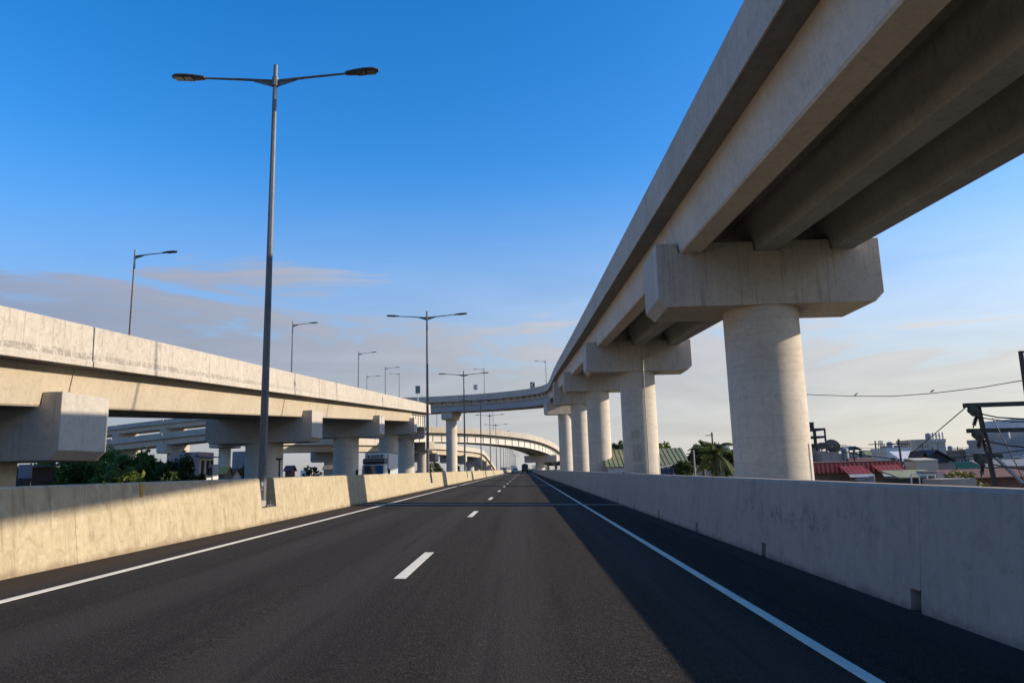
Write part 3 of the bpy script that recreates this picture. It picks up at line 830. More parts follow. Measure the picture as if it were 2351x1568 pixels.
# ------------------------------------------------------------------ street lamps
def lamp_head(parent, c, sgn, tilt=0.07):
    """flat LED head, c = arm end, sgn = outward x direction"""
    n = 14; L_ = 0.88; Wd = 0.17
    vs = []; rows = 9
    for i in range(rows):
        t = i / (rows - 1)
        x = c[0] + sgn * (t * L_ - 0.06)
        w = Wd * (0.42 + 0.58 * math.sin(min(1, t * 1.35 + 0.12) * math.pi * 0.5)) * (1 if t < .8 else math.sqrt(max(0.05, 1 - ((t - .8) / .2) ** 2 * 0.9)))
        hh = 0.055 * (0.6 + 0.6 * math.sin(t * math.pi)) + 0.012
        z = c[2] + t * L_ * tilt
        for k in range(n):
            a = 2 * math.pi * k / n
            zz = math.sin(a) * hh if math.sin(a) > 0 else math.sin(a) * 0.035
            vs.append((x, c[1] + math.cos(a) * w, z + zz))
    fs = [(i * n + k, i * n + (k + 1) % n, (i + 1) * n + (k + 1) % n, (i + 1) * n + k) for i in range(rows - 1) for k in range(n)]
    fs += [tuple(range(n))[::-1], tuple(range((rows - 1) * n, rows * n))]
    hd = MB().add(vs, fs).build('lamp_head', 'lamp_body', parent, smooth=True)
    for j in range(2):
        x0 = c[0] + sgn * (0.26 + 0.26 * j); x1 = x0 + sgn * 0.22
        z0 = c[2] + abs(x0 - c[0]) * tilt - 0.036; z1 = c[2] + abs(x1 - c[0]) * tilt - 0.036
        MB().hexa([(x0, c[1] - .11, z0 - .008), (x1, c[1] - .11, z1 - .008), (x1, c[1] + .11, z1 - .008), (x0, c[1] + .11, z0 - .008),
                   (x0, c[1] - .11, z0 + .012), (x1, c[1] - .11, z1 + .012), (x1, c[1] + .11, z1 + .012), (x0, c[1] + .11, z0 + .012)]).build('lens', 'lamp_lens', hd)
def lamp_arm(parent, x, y, z, sgn, reach):
    e = (x + sgn * reach, y, z + 0.15)
    mb = MB(); mb.tube([(x + sgn * .05, y, z), (x + sgn * reach * .5, y, z + 0.08), e], [0.040, 0.034, 0.028], 8)
    ar = mb.build('arm', 'galv', parent, smooth=True)
    gs = MB(); gs.prism([(x + sgn * .06, z - .03), (x + sgn * .06, z - .17), (x + sgn * .58, z + .00), (x + sgn * .58, z + .03)], 'y', y - .012, y + .012)
    gs.build('gusset', 'galv', ar)
    lamp_head(parent, e, sgn)
def pole_mesh(x, y, z0, h, r0, r1, n=8):
    return MB().tube([(x, y, z0), (x, y, z0 + h)], [r0, r1], n)
def median_lamp():
    th = thing('street_lamp', 'x', 'street lamp', (0, 0, 0), 'double-arm lamps along the median')
    H_ = 11.55
    po = pole_mesh(0, 0, 0, H_, 0.108, 0.055).build('pole', 'galv', th)
    part(th, 'base_plate', 'galv', MB().box(-.2, .2, -.2, .2, -0.015, 0.03))
    for sx in (-1, 1):
        for sy in (-1, 1):
            MB().tube([(sx * .15, sy * .15, -.02), (sx * .15, sy * .15, .11)], 0.02, 6).build('anchor_bolt', 'galv', th)
    part(th, 'clamp', 'galv', MB().lathe([(0.085, H_ - 0.62), (0.085, H_ - 0.36)], (0, 0, 0), 8))
    for sg in (-1, 1): lamp_arm(th, 0, 0, H_ - 0.46, sg, 1.95)
    return th
LBASE = rz(-6.35) + 0.375
proto = median_lamp()
for i, ly in enumerate(LAMP_Y):
    o = proto if i == 0 else copy_tree(proto)
    o.location = (-6.35, ly, LBASE)
    o['label'] = 'tall double-arm street lamp standing in the median, %s to the camera in the row' % (ORD[i] if i == 0 else ORD[i] + ' nearest')
# parts of copies keep the prototype's local frame
jb = thing('junction_box', 'small white concrete-splashed box on the ledge of the nearest lamp pocket', 'junction box', (-6.24, 17.4, LBASE))
MB().box(-6.34, -6.16, 17.36, 17.62, LBASE - .005, LBASE + 0.14).build('box_body', 'wall_block', jb, bevel=0.015)
MB().tube([(-6.26, 17.42, LBASE + .13), (-6.25, 17.36, LBASE + .25), (-6.24, 17.45, LBASE + 0.42), (-6.27, 17.66, LBASE + .5)], 0.02, 6).build('cable', 'wire', jb)
MB().tube([(-6.22, 17.45, LBASE + .38), (-6.22, 17.46, LBASE + .48), (-6.24, 17.52, LBASE + .56)], 0.035, 6).build('cable_wrap', 'wall_lilac', jb)

def single_lamp():
    th = thing('ramp_lamp', 'x', 'street lamp', (0, 0, 0), 'single-arm lamps on the ramps')
    H_ = 8.1
    pole_mesh(0, 0, -0.6, H_ + 0.6, 0.09, 0.052).build('pole', 'galv', th)
    part(th, 'base_plate', 'galv', MB().box(-.17, .17, -.17, .17, -0.02, 0.03))
    lamp_arm(th, 0, 0, H_ - 0.40, 1, 1.75)
    return th
sproto = single_lamp(); first = [True]
def put_lamp(loc, ang, label):
    o = sproto if first[0] else copy_tree(sproto)
    first[0] = False
    o.location = loc; o.rotation_euler = (0, 0, rad(ang)); o['label'] = label
for i, (yy) in enumerate((42.05, 72.4, 102.3)):
    put_lamp((-23.14, yy, zb_left(yy) + 0.62), 0, 'single-arm lamp on the left viaduct, %s from the camera, arm towards the road' % ORD[i].replace('nearest', 'first'))
sx_ = PL.s_of(y=131); p, t, r = PL.frame(sx_); q = p - r * 7.84
put_lamp((q.x, q.y, p.z + 0.62), 8, 'single-arm lamp on the left viaduct, fourth from the camera')
sx_ = PL.s_of(y=150); p, t, r = PL.frame(sx_); q = p - r * 7.84
put_lamp((q.x, q.y, p.z + 0.62), 20, 'single-arm lamp on the left viaduct, fifth and lowest in view')
for i, yy in enumerate((-1, 30.2, 60.2, 90.2, 120.2)):
    s = PR.s_of(y=yy); p, t, r = PR.frame(s); q = p + r * 7.84
    put_lamp((q.x, q.y, p.z + 0.62), 180, 'single-arm lamp hidden behind the right ramp, %s from the camera' % ORD[i].replace('nearest', 'first'))
for dx, lab in ((6.3, 'single-arm lamp on the ramp bend, right of the chevron signs'), (-10.2, 'single-arm lamp on the crossing ramp, beside the left chevron sign'),
                (-30.2, 'single-arm lamp on the crossing ramp, arm pointing left, above the left viaduct')):
    best = min((q for q in PR.s if q > sR5 - 20), key=lambda q: abs((PR.frame(q)[0] + PR.frame(q)[2] * 7.84).x - dx))
    p, t, r = PR.frame(best); q = p + r * 7.84
    put_lamp((q.x, q.y, p.z + 0.62), 180, lab)
for px_, lab in ((1003, 'single-arm lamp on the cream steel ramp, leftmost of three'), (1129, 'single-arm lamp on the cream steel ramp, middle of three'),
                 (1253, 'single-arm lamp on the cream steel ramp, rightmost, arm pointing left')):
    best = None
    for q in PS.s:
        p, t, r = PS.frame(q); e = p - r * 7.84
        w = at(px_, 1000, e.y); dd = abs(w.x - e.x)
        if best is None or dd < best[0]: best = (dd, e, p.z)
    e = best[1]
    put_lamp((e.x, e.y, best[2] + 0.62), 180 if px_ > 1200 else 0, lab)

# ------------------------------------------------------------------ signs on the ramps
def chevron(label, px, py, Y_, size):
    best = min((q for q in PR.s if q > sR5 - 6), key=lambda q: abs((PR.frame(q)[0] + PR.frame(q)[2] * 7.7).x - at(px, py, (PR.frame(q)[0] + PR.frame(q)[2] * 7.7).y).x))
    p, t, r = PR.frame(best); q = p + r * 7.8
    zt = at(px, py, q.y).z
    th = thing('chevron_sign', label, 'sign', (q.x, q.y, p.z + 1.4), 'chevron signs on the ramp bend')
    MB().tube([(q.x, q.y + .05, p.z + 1.3), (q.x, q.y + .05, zt + size * .5)], 0.075, 8).build('post', 'white_metal', th)
    w = size * 0.42; h = size * 0.55
    dark = 'black' in label
    bd = MB().box(q.x - w, q.x + w, q.y - .02, q.y, zt - h, zt + h).build('board', 'sign_black' if dark else 'sign_white', th)
    a = w * 0.75
    cv = MB(); yy = q.y - .03
    for s_ in (1, -1):
        P_ = [(q.x + a, zt + s_ * h * .85), (q.x + a * .25, zt + s_ * h * .85), (q.x - a, zt), (q.x - a * .15, zt)]
        if s_ < 0: P_ = P_[::-1]
        cv.prism(P_, 'y', yy, yy + .008)
    cv.build('chevron_mark', 'sign_white' if dark else 'sign_red', bd)
chevron('white board with red left-pointing chevron, on the crossing ramp', 1094, 889, 0, 1.25)
chevron('black board with white left-pointing chevron, on the ramp bend', 1217, 884, 0, 1.25)
p = at(961, 895, 108)
th = thing('road_sign', 'small green-backed rectangular sign on a white post above the left viaduct', 'sign', (-15.5, 108, zb_left(108) + 1.2))
MB().tube([(-15.5, 108, zb_left(108) + 1.2), (-15.5, 108, p.z + .6)], 0.06, 8).build('post', 'white_metal', th)
bd = MB().box(-15.86, -15.14, 107.93, 107.96, p.z - .55, p.z + .6).build('board', 'sign_green', th)
for k in range(3): MB().box(-15.84, -15.16, 107.91, 107.93, p.z - .40 + k * .36, p.z - .36 + k * .36).build('rail', 'sign_back', bd)

# ------------------------------------------------------------------ vegetation
def foliage(mb_c, n_leaf, size, blobs):
    """leaf quads spread through clumps; blobs: list of (centre, radii)"""
    vs = []; fs = []
    vol = np.array([b[1][0] * b[1][1] * b[1][2] for b in blobs]) ** (2 / 3); vol = vol / vol.sum()
    for (c, rr), w in zip(blobs, vol):
        n = int(n_leaf * w)
        k = max(4, n // 26)
        d = RNG.normal(size=(k, 3)); d /= np.linalg.norm(d, axis=1)[:, None]
        cl = np.array(c) + d * np.array(rr) * RNG.uniform(0.55, 1.03, (k, 1))
        pos = cl[RNG.integers(0, k, n)] + RNG.normal(size=(n, 3)) * np.array(rr) * 0.13
        a = RNG.normal(size=(n, 3)); a /= np.linalg.norm(a, axis=1)[:, None]
        b = RNG.normal(size=(n, 3)); b -= (b * a).sum(1)[:, None] * a; b /= np.linalg.norm(b, axis=1)[:, None]
        s = RNG.uniform(0.6, 1.3, (n, 1)) * size
        o = len(vs)
        q = np.stack([pos - a * s, pos + b * s * 0.5, pos + a * s, pos - b * s * 0.5], 1).reshape(-1, 3)
        vs += [tuple(x) for x in q]
        fs += [(o + 4 * i, o + 4 * i + 1, o + 4 * i + 2, o + 4 * i + 3) for i in range(n)]
    return vs, fs
def tree(name, label, base, top, R, mat='leaf', leaves=5200, size=0.16, group=None, lobes=7, trunk_r=0.3, crown_h=None):
    bx_, by_, bz_ = base
    th = thing(name, label, 'tree', base, group)
    ch = crown_h or min((top - bz_) * 0.75, R * 1.6)
    zc = top - ch / 2
    tk = MB(); tk.tube([(bx_, by_, bz_), (bx_ + .1, by_, bz_ + (zc - bz_) * .5), (bx_ - .1, by_ + .1, zc + ch * .2)], [trunk_r, trunk_r * .75, trunk_r * .3], 9)
    blobs = [((bx_, by_, zc), (R * .62, R * .62, ch * .40))]
    for k in range(lobes):
        a = 2 * math.pi * k / lobes + random.uniform(-.4, .4); rr = R * random.uniform(.5, .72)
        c = (bx_ + math.cos(a) * rr, by_ + math.sin(a) * rr, zc + ch * random.uniform(-.28, .30))
        blobs.append((c, (R * random.uniform(.28, .42),) * 2 + (ch * random.uniform(.17, .26),)))
        tk.tube([(bx_, by_, zc - ch * .35), ((bx_ + c[0]) / 2, (by_ + c[1]) / 2, (zc - ch * .3 + c[2]) / 2), c], [trunk_r * .4, trunk_r * .28, trunk_r * .1], 6)
    c = (bx_ + random.uniform(-.2, .2) * R, by_, top - ch * .2)
    blobs.append((c, (R * .4, R * .4, ch * .2)))
    tk.build('trunk', 'bark', th, smooth=True)
    vs, fs = foliage(None, leaves, size, blobs)
    MB().add(vs, fs).build('crown', mat, th, fix=False)
    return th
# row of trees under the left viaduct
for i, (px, py, Y_, R_t, mat, lab) in enumerate([
        (100, 1064, 47, 2.2, 'leaf', 'low dark green tree beside the grey panel at the far left'),
        (165, 1050, 50, 2.6, 'leaf', 'dark bushy tree just right of the leftmost one, under the viaduct'),
        (260, 1024, 58, 3.6, 'leaf', 'tallest broad green tree under the left viaduct, with sunlit top'),
        (325, 1036, 56, 2.7, 'leaf', 'rounded green tree right of the tallest one, under the left viaduct'),
        (385, 1056, 54, 1.9, 'leaf_dark', 'very dark tree in front of the pink house'),
        (290, 1074, 46, 2.8, 'leaf', 'dark foreground tree below the tallest green tree'),
        (446, 1094, 50, .8, 'leaf_dark', 'small dark shrub-like tree at the foot of the pink house')]):
    q = at(px, py, Y_)
    tree('broadleaf_tree', lab, (q.x, q.y, GROUND), q.z, R_t, mat, 16000, 0.17, 'trees under the left viaduct', crown_h=6.0 if i < 6 else 3.5, lobes=9)
for (px, py, Y_, R_t, mat, lab, lv) in [
        (716, 1070, 165, 2.7, 'leaf_dark', 'round dark distant tree left of the box truck', 3000),
        (975, 1062, 190, 2.7, 'leaf_dark', 'dark distant tree mass left of the sunlit pier, left half', 3000),
        (998, 1060, 195, 2.8, 'leaf_dark', 'dark distant tree mass left of the sunlit pier, right half', 3000),
        (1045, 1066, 205, 1.7, 'leaf_dark', 'small dark distant tree just right of the sunlit pier', 2200),
        (565, 1070, 125, 1.6, 'leaf_dark', 'small tree in front of the blue glass building', 2200),
        (1413, 1013, 112, 2.2, 'leaf_dark', 'tree crown behind the green-roofed building, left of the second pier', 2600),
        (1520, 1015, 108, 2.0, 'leaf', 'thin spreading tree behind the green roof', 1500),
        (1612, 1012, 66, 1.7, 'leaf_dark', 'dark leafy tree left of the coconut palm', 6000),
        (1665, 1030, 70, 1.7, 'leaf_dark', 'dark leafy tree behind the coconut palm', 5000),
        (1568, 1058, 62, 1.0, 'leaf_dark', 'low dark shrub tree at the corner of the green-roofed building', 3500),
        (1222, 1066, 330, 5.0, 'leaf_dark', 'tiny far tree at the end of the road, right of the tanker', 1500),
        (1234, 1062, 300, 5.0, 'leaf_dark', 'dark far tree beneath the cream ramp on the right', 1800),
        (1163, 1070, 420, 5.0, 'leaf_dark', 'tiny far tree at the end of the median', 1200)]:
    q = at(px, py, Y_)
    tree('distant_tree', lab, (q.x, q.y, GROUND), q.z, R_t, mat, lv, 0.2 if Y_ > 100 else 0.14)
for (px, py, Y_, R_t, lab) in [(2188, 1074, 34, 1.25, 'bright yellow-green bush between the shacks at the right'), (2225, 1093, 33, 0.8, 'low yellow-green scrub right of the bright bush')]:
    q = at(px, py, Y_)
    tree('bush', lab, (q.x, q.y, GROUND), q.z, R_t, 'leaf_yellow', 4500, 0.075, crown_h=2.6, trunk_r=.12)

def palm():
    q = at(1640, 1040, 52)
    th = thing('coconut_palm', 'coconut palm with drooping fronds between the second and nearest right piers', 'tree', (q.x, q.y, GROUND))
    MB().tube([(q.x + .5, q.y, GROUND), (q.x + .25, q.y, (q.z + GROUND) / 2), (q.x, q.y, q.z)], [.24, .17, .14], 10).build('trunk', 'bark', th, smooth=True)
    rs = random.Random(4)
    for k in range(22):
        a = 2 * math.pi * k / 22 + rs.uniform(-.15, .15); up = rs.uniform(-0.5, 1.15); Lf = rs.uniform(1.7, 2.4)
        mb = MB(); prev = None
        n = 13
        pts_ = []
        for j in range(n):
            t = j / (n - 1)
            h = Lf * t * math.cos(up * (1 - t * .3)) * .95
            z = q.z + Lf * t * math.sin(up) - (t ** 2) * Lf * 0.62
            pts_.append(Vector((q.x + math.cos(a) * h, q.y + math.sin(a) * h, z)))
        mb.tube(pts_, [.03 * (1 - .8 * j / (n - 1)) for j in range(n)], 5)
        sd = Vector((-math.sin(a), math.cos(a), 0))
        for j in range(1, n):
            d = (pts_[j] - pts_[j - 1])
            for sub in (0, .33, .66):
                b = pts_[j - 1] + d * sub
                ll = 0.55 * math.sin(math.pi * (0.12 + 0.8 * (j + sub) / n))
                for s_ in (-1, 1):
                    tip = b + sd * s_ * ll * .8 + d.normalized() * ll * .45 - Vector((0, 0, ll * rs.uniform(.25, .6)))
                    w = d.normalized() * .035
                    mb.add([b - w, b + w, tip], [(0, 1, 2)])
        mb.build('frond', 'frond', th, fix=False)
    for k in range(5):
        a = k * 1.3
        MB().lathe([(0.02, -.13), (.09, -.08), (.115, 0), (.09, .09), (.02, .13)], (q.x + math.cos(a) * .2, q.y + math.sin(a) * .2, q.z - .3), 10).build('coconut', 'roof_rust', th, smooth=True)
palm()

# ------------------------------------------------------------------ vehicles
def wheel(th, x, y, z, r, w):
    ty = MB().lathe([(r * .55, -w / 2), (r * .96, -w / 2), (r, -w / 2 + .03), (r, w / 2 - .03), (r * .96, w / 2), (r * .55, w / 2)], (x, y, z + r), 20, 'x').build('wheel', 'tyre', th, smooth=True)
    MB().lathe([(r * .5, -w / 2 - .005), (r * .52, w / 2 + .005)], (x, y, z + r), 14, 'x').build('rim', 'galv', ty)
def box_truck():
    x, y = -13.55, 66.0
    z = -0.09 + (x + 15.4) * 0.029
    th = thing('box_truck', 'white refrigerated box truck coming towards us on the opposite carriageway', 'truck', (x, y, z))
    hw = 1.02
    cab = MB(); cab.prism([(y, z + .45), (y - .05, z + 1.15), (y + .35, z + 2.05), (y + .55, z + 2.12), (y + 1.75, z + 2.12), (y + 1.75, z + .45)], 'x', x - hw, x + hw)
    cab = cab.build('cab', 'truck_white', th, bevel=0.07)
    ws = MB(); ws.hexa([(x - .92, y - .045, z + 1.22), (x + .92, y - .045, z + 1.22), (x + .92, y + .05, z + 1.22), (x - .92, y + .05, z + 1.22),
                        (x - .86, y + .285, z + 1.98), (x + .86, y + .285, z + 1.98), (x + .86, y + .38, z + 1.98), (x - .86, y + .38, z + 1.98)])
    ws = ws.build('windshield', 'glass', cab)
    for s_ in (-1, 1):
        sw = MB().prism([(y + .25, z + 1.25), (y + .5, z + 1.95), (y + 1.2, z + 1.95), (y + 1.2, z + 1.25)], 'x', x + s_ * hw - .005, x + s_ * (hw + .012))
        sw.build('side_window', 'glass', cab)
        hl = MB().box(x + s_ * .72 - .2, x + s_ * .72 + .2, y - .07, y + .05, z + .72, z + .94); hl.build('headlight', 'white_metal', cab, bevel=.03)
        mr = MB(); mr.bar((x + s_ * hw, y + .25, z + 1.62), (x + s_ * (hw + .42), y + .05, z + 1.66), .03); mr.bar((x + s_ * hw, y + .25, z + 1.1), (x + s_ * (hw + .42), y + .05, z + 1.15), .03)
        mr.box(x + s_ * (hw + .42) - .11, x + s_ * (hw + .42) + .11, y + .02, y + .1, z + 1.14, z + 1.62)
        mr.build('mirror', 'steel_black', cab)
    MB().box(x - .6, x + .6, y - .065, y + .02, z + .70, z + .95).build('grille', 'truck_dark', cab)
    MB().box(x - hw, x + hw, y - .16, y + .1, z + .38, z + .62).build('bumper', 'truck_white', th, bevel=.04)
    fr = MB(); fr.prism([(y - .05 + .42, z + 2.13), (y + .2, z + 2.30), (y + .45, z + 2.62), (y + 1.8, z + 2.62), (y + 1.8, z + 2.13)], 'x', x - .98, x + .98)
    fr.build('roof_fairing', 'truck_dark', th, bevel=.05)
    un = MB().box(x - .95, x + .95, y + 1.05, y + 1.88, z + 2.58, z + 3.02)
    un = un.build('cooling_unit', 'truck_white', th, bevel=.06)
    for k in range(2): MB().box(x - .42, x + .42, y + 1.03, y + 1.06, z + 2.68 + .15 * k, z + 2.77 + .15 * k).build('vent', 'truck_dark', un)
    for s_ in (-1, 1):
        MB().prism([(x + s_ * .50, z + 2.66), (x + s_ * .64, z + 2.66), (x + s_ * .74, z + 2.95), (x + s_ * .56, z + 2.95)], 'y', y + 1.02, y + 1.06).build('side_vent', 'truck_dark', un)
    bx = MB().box(x - 1.08, x + 1.08, y + 1.9, y + 6.9, z + .75, z + 3.14).build('cargo_box', 'truck_white', th, bevel=.03)
    for s_ in (-1, 1):
        for zz in (z + .72, z + 3.10): MB().box(x + s_ * 1.09 - .03, x + s_ * 1.09 + .03, y + 1.88, y + 6.92, zz, zz + .08).build('edge_rail', 'galv', bx)
    MB().box(x - .8, x + .8, y + .2, y + 6.8, z + .45, z + .74).build('chassis', 'truck_dark', th)
    for yy in (y + .9, y + 5.2):
        for s_ in (-1, 1): wheel(th, x + s_ * .86, yy, z, .42, .26)
box_truck()

def tanker():
    x, y = 0.35, 262.0
    z = rz(x)
    th = thing('tanker_truck', 'dark tanker truck seen from behind, far ahead in the right lane', 'truck', (x, y, z))
    n = 12
    tk = MB().prism([(x + 1.22 * math.cos(2 * math.pi * (k + .5) / n), z + 2.15 + 1.16 * math.sin(2 * math.pi * (k + .5) / n)) for k in range(n)], 'y', y, y + 8)
    tk = tk.build('tank', 'tank', th, bevel=.06)
    MB().lathe([(.9, -.12), (1.0, 0)], (x, y, z + 2.15), 16, 'y').build('tank_end', 'tank', tk)
    MB().bar((x - .35, y - .14, z + .9), (x - .35, y - .14, z + 3.2), .04).bar((x - .0, y - .14, z + .9), (x - .0, y - .14, z + 3.2), .04).build('ladder', 'galv', tk)
    MB().box(x - 1.2, x + 1.2, y - .1, y + 9, z + .75, z + 1.05).build('chassis', 'truck_dark', th)
    MB().box(x - 1.2, x + 1.2, y - .2, y - .05, z + .45, z + .72).build('bumper', 'truck_dark', th)
    MB().prism([(y + 8.3, z + .6), (y + 8.3, z + 2.9), (y + 10, z + 2.7), (y + 10.4, z + 1.6), (y + 10.4, z + .6)], 'x', x - 1.2, x + 1.2).build('cab', 'truck_white', th, bevel=.06)
    for s_ in (-1, 1):
        MB().box(x + s_ * .95 - .18, x + s_ * .95 + .18, y - .23, y - .2, z + .5, z + .68).build('tail_light', 'red_light', th)
        for yy in (y + .9, y + 2.2, y + 9.2): wheel(th, x + s_ * .95, yy, z, .5, .5)
tanker()

def car(x, y, label, mat, s=1.0, h=1.45):
    z = rz(x)
    th = thing('car', label, 'car', (x, y, z))
    w = .88 * s
    body = MB().prism([(y, z + .35), (y - .02, z + .75), (y + .1, z + .95), (y + 1.0, z + 1.0), (y + 3.2, z + .98), (y + 4.3, z + .78), (y + 4.4, z + .35)], 'x', x - w, x + w).build('body', mat, th, bevel=.07)
    MB().hexa([(x - w * .95, y + .25, z + .97), (x + w * .95, y + .25, z + .97), (x + w * .95, y + 3.2, z + .97), (x - w * .95, y + 3.2, z + .97),
               (x - w * .78, y + .75, z + h), (x + w * .78, y + .75, z + h), (x + w * .78, y + 2.3, z + h), (x - w * .78, y + 2.3, z + h)]).build('cabin', mat, th, bevel=.06)
    MB().hexa([(x - w * .8, y + .30, z + 1.02), (x + w * .8, y + .30, z + 1.02), (x + w * .8, y + .5, z + 1.02), (x - w * .8, y + .5, z + 1.02),
               (x - w * .7, y + .66, z + h - .06), (x + w * .7, y + .66, z + h - .06), (x + w * .7, y + .9, z + h - .06), (x - w * .7, y + .9, z + h - .06)]).build('rear_window', 'glass', th)
    for s_ in (-1, 1):
        MB().box(x + s_ * w * .78 - .12, x + s_ * w * .78 + .12, y - .03, y + .05, z + .68, z + .85).build('tail_light', 'red_light', th)
        for yy in (y + .8, y + 3.5): wheel(th, x + s_ * (w - .1), yy, z, .32, .2)
car(-2.9, 240, 'white car far ahead in the left lane of our road', 'truck_white', 1.1, 1.5)
def pickup():
    x, y = -4.0, 285.0; z = rz(x)
    th = thing('delivery_truck', 'small pale truck far ahead beside the median, left of the white car', 'truck', (x, y, z))
    bx = MB().box(x - 1.0, x + 1.0, y, y + 3.6, z + .8, z + 2.7).build('cargo_box', 'wall_grey', th, bevel=.03)
    for s_ in (-1, 1): MB().box(x + s_ * .48 - .44, x + s_ * .48 + .44, y - .03, y, z + .9, z + 2.6).build('rear_door', 'white_metal', bx)
    MB().prism([(y + 3.7, z + .5), (y + 3.7, z + 2.1), (y + 5.0, z + 2.1), (y + 5.4, z + 1.2), (y + 5.4, z + .5)], 'x', x - .95, x + .95).build('cab', 'truck_white', th, bevel=.05)
    MB().box(x - .8, x + .8, y, y + 5.2, z + .5, z + .8).build('chassis', 'truck_dark', th)
    for yy in (y + .9, y + 4.4):
        for s_ in (-1, 1): wheel(th, x + s_ * .8, yy, z, .4, .25)
pickup()

# ------------------------------------------------------------------ buildings
def span_px(x0, x1, ytop, ybot, Y):
    a, b = at(x0, ytop, Y), at(x1, ytop, Y)
    zb = at((x0 + x1) / 2, ybot, Y).z if ybot else GROUND
    return a.x, b.x, (a.z + b.z) / 2, zb
def house(name, label, x0, x1, ytop, Y, depth, wall, roof='flat', roofmat='roof_grey', rise=0.0, wins=(), cat='building', over=0.3, glass='glass', parapet=True, ybot=None):
    """wins: list of (fx0, fx1, fz0, fz1) window rectangles, fx along the width 0..1, fz metres below the wall top"""
    X0, X1, Z1, Z0 = span_px(x0, x1, ytop, ybot, Y)
    th = thing(name, label, cat, ((X0 + X1) / 2, Y + depth / 2, GROUND))
    zt = Z1 - rise
    MB().box(X0, X1, Y, Y + depth, GROUND - .1, zt).build('wall', wall, th)
    if roof == 'flat':
        if parapet:
            mb = MB()
            mb.box(X0 - .06, X1 + .06, Y - .06, Y + .12, zt - .1, zt + .25); mb.box(X0 - .06, X1 + .06, Y + depth - .12, Y + depth + .06, zt - .1, zt + .25)
            mb.box(X0 - .055, X0 + .12, Y + .121, Y + depth - .121, zt - .1, zt + .24); mb.box(X1 - .12, X1 + .055, Y + .121, Y + depth - .121, zt - .1, zt + .24)
            mb.build('parapet', wall, th)
    elif roof == 'gable':      # ridge along x
        ym = Y + depth / 2; t = .06
        for s_ in (-1, 1):
            ye = ym + s_ * (depth / 2 + over); ze = zt - over * rise / (depth / 2)
            MB().hexa([(X0 - over, ye, ze), (X1 + over, ye, ze), (X1 + over, ym, Z1), (X0 - over, ym, Z1),
                       (X0 - over, ye, ze + t), (X1 + over, ye, ze + t), (X1 + over, ym, Z1 + t), (X0 - over, ym, Z1 + t)]).build('roof', roofmat, th)
        for xx in (X0, X1 - .1):
            MB().prism([(Y, zt), (Y + depth, zt), (ym, Z1 - .02)], 'x', xx, xx + .1).build('gable', wall, th)
    elif roof == 'front':      # ridge along y, gable to the camera
        xm = (X0 + X1) / 2; t = .06
        for s_ in (-1, 1):
            xe = xm + s_ * ((X1 - X0) / 2 + over); ze = zt - over * rise / ((X1 - X0) / 2)
            MB().hexa([(xe, Y - over, ze), (xm, Y - over, Z1), (xm, Y + depth + over, Z1), (xe, Y + depth + over, ze),
                       (xe, Y - over, ze + t), (xm, Y - over, Z1 + t), (xm, Y + depth + over, Z1 + t), (xe, Y + depth + over, ze + t)]).build('roof', roofmat, th)
        MB().prism([(X0, zt), (X1, zt), (xm, Z1 - .03)], 'y', Y, Y + .1).build('gable', wall, th)
    elif roof == 'shed':       # slopes down towards the camera
        MB().hexa([(X0 - over, Y - over, zt), (X1 + over, Y - over, zt), (X1 + over, Y + depth, Z1), (X0 - over, Y + depth, Z1),
                   (X0 - over, Y - over, zt + .06), (X1 + over, Y - over, zt + .06), (X1 + over, Y + depth, Z1 + .06), (X0 - over, Y + depth, Z1 + .06)]).build('roof', roofmat, th)
    for (f0, f1, d0, d1) in wins:
        a, b = X0 + (X1 - X0) * f0, X0 + (X1 - X0) * f1
        fr = MB()
        w = min(.08, (b - a) * .15)
        fr.box(a - w, b + w, Y - .07, Y - .002, zt - d0, zt - d0 + w); fr.box(a - w, b + w, Y - .07, Y - .002, zt - d1 - w, zt - d1)
        fr.box(a - w, a, Y - .07, Y - .002, zt - d1, zt - d0); fr.box(b, b + w, Y - .07, Y - .002, zt - d1, zt - d0)
        wn_ = fr.build('window', 'white_metal' if wall not in ('wall_white',) else 'wall_grey', th)
        MB().box(a, b, Y - .03, Y - .004, zt - d1, zt - d0).build('pane', glass, wn_)
    return th, X0, X1, zt

# right: school with green roof
th, X0, X1, zt = house('school_building', 'long cream building with ribbed green metal roof behind the right piers', 1396, 1578, 1029, 84, 9, 'wall_white', 'gable', 'roof_green', 1.9,
      [(.07, .13, .75, 1.5), (.17, .23, .75, 1.5), (.66, .80, .5, 2.3)], glass='glass_blue')
k = X0 - .3
while k < X1 + .3:
    yy0, yy1 = 84 - .3, 84 + 4.5
    zA = zt - .3 * 1.9 / 4.5
    rb_ = MB(); rb_.hexa([(k - .03, yy0, zA + .05), (k + .03, yy0, zA + .05), (k + .03, yy1, zt + 1.95), (k - .03, yy1, zt + 1.95),
                          (k - .03, yy0, zA + .12), (k + .03, yy0, zA + .12), (k + .03, yy1, zt + 2.02), (k - .03, yy1, zt + 2.02)])
    rb_.build('roof_rib', 'roof_lime', th); k += .52
house('teal_roofed_house', 'house with teal roof behind the coconut palm', 1630, 1690, 1024, 78, 8, 'wall_cream', 'gable', 'roof_teal', 2.4, [(.6, .9, .8, 2.0)])
th = thing('covered_walkway', 'low roofed walkway with posts in front of the green-roofed building', 'walkway', (at(1520, 1090, 60).x, 60, GROUND))
a, b = at(1492, 1076, 60), at(1578, 1061, 66)
MB().hexa([a + Vector((0, 0, -.06)), b + Vector((0, 0, -.06)), b + Vector((0, 1.6, -.06)), a + Vector((0, 1.6, -.06)), a, b, b + Vector((0, 1.6, 0)), a + Vector((0, 1.6, 0))]).build('roof', 'roof_grey', th)
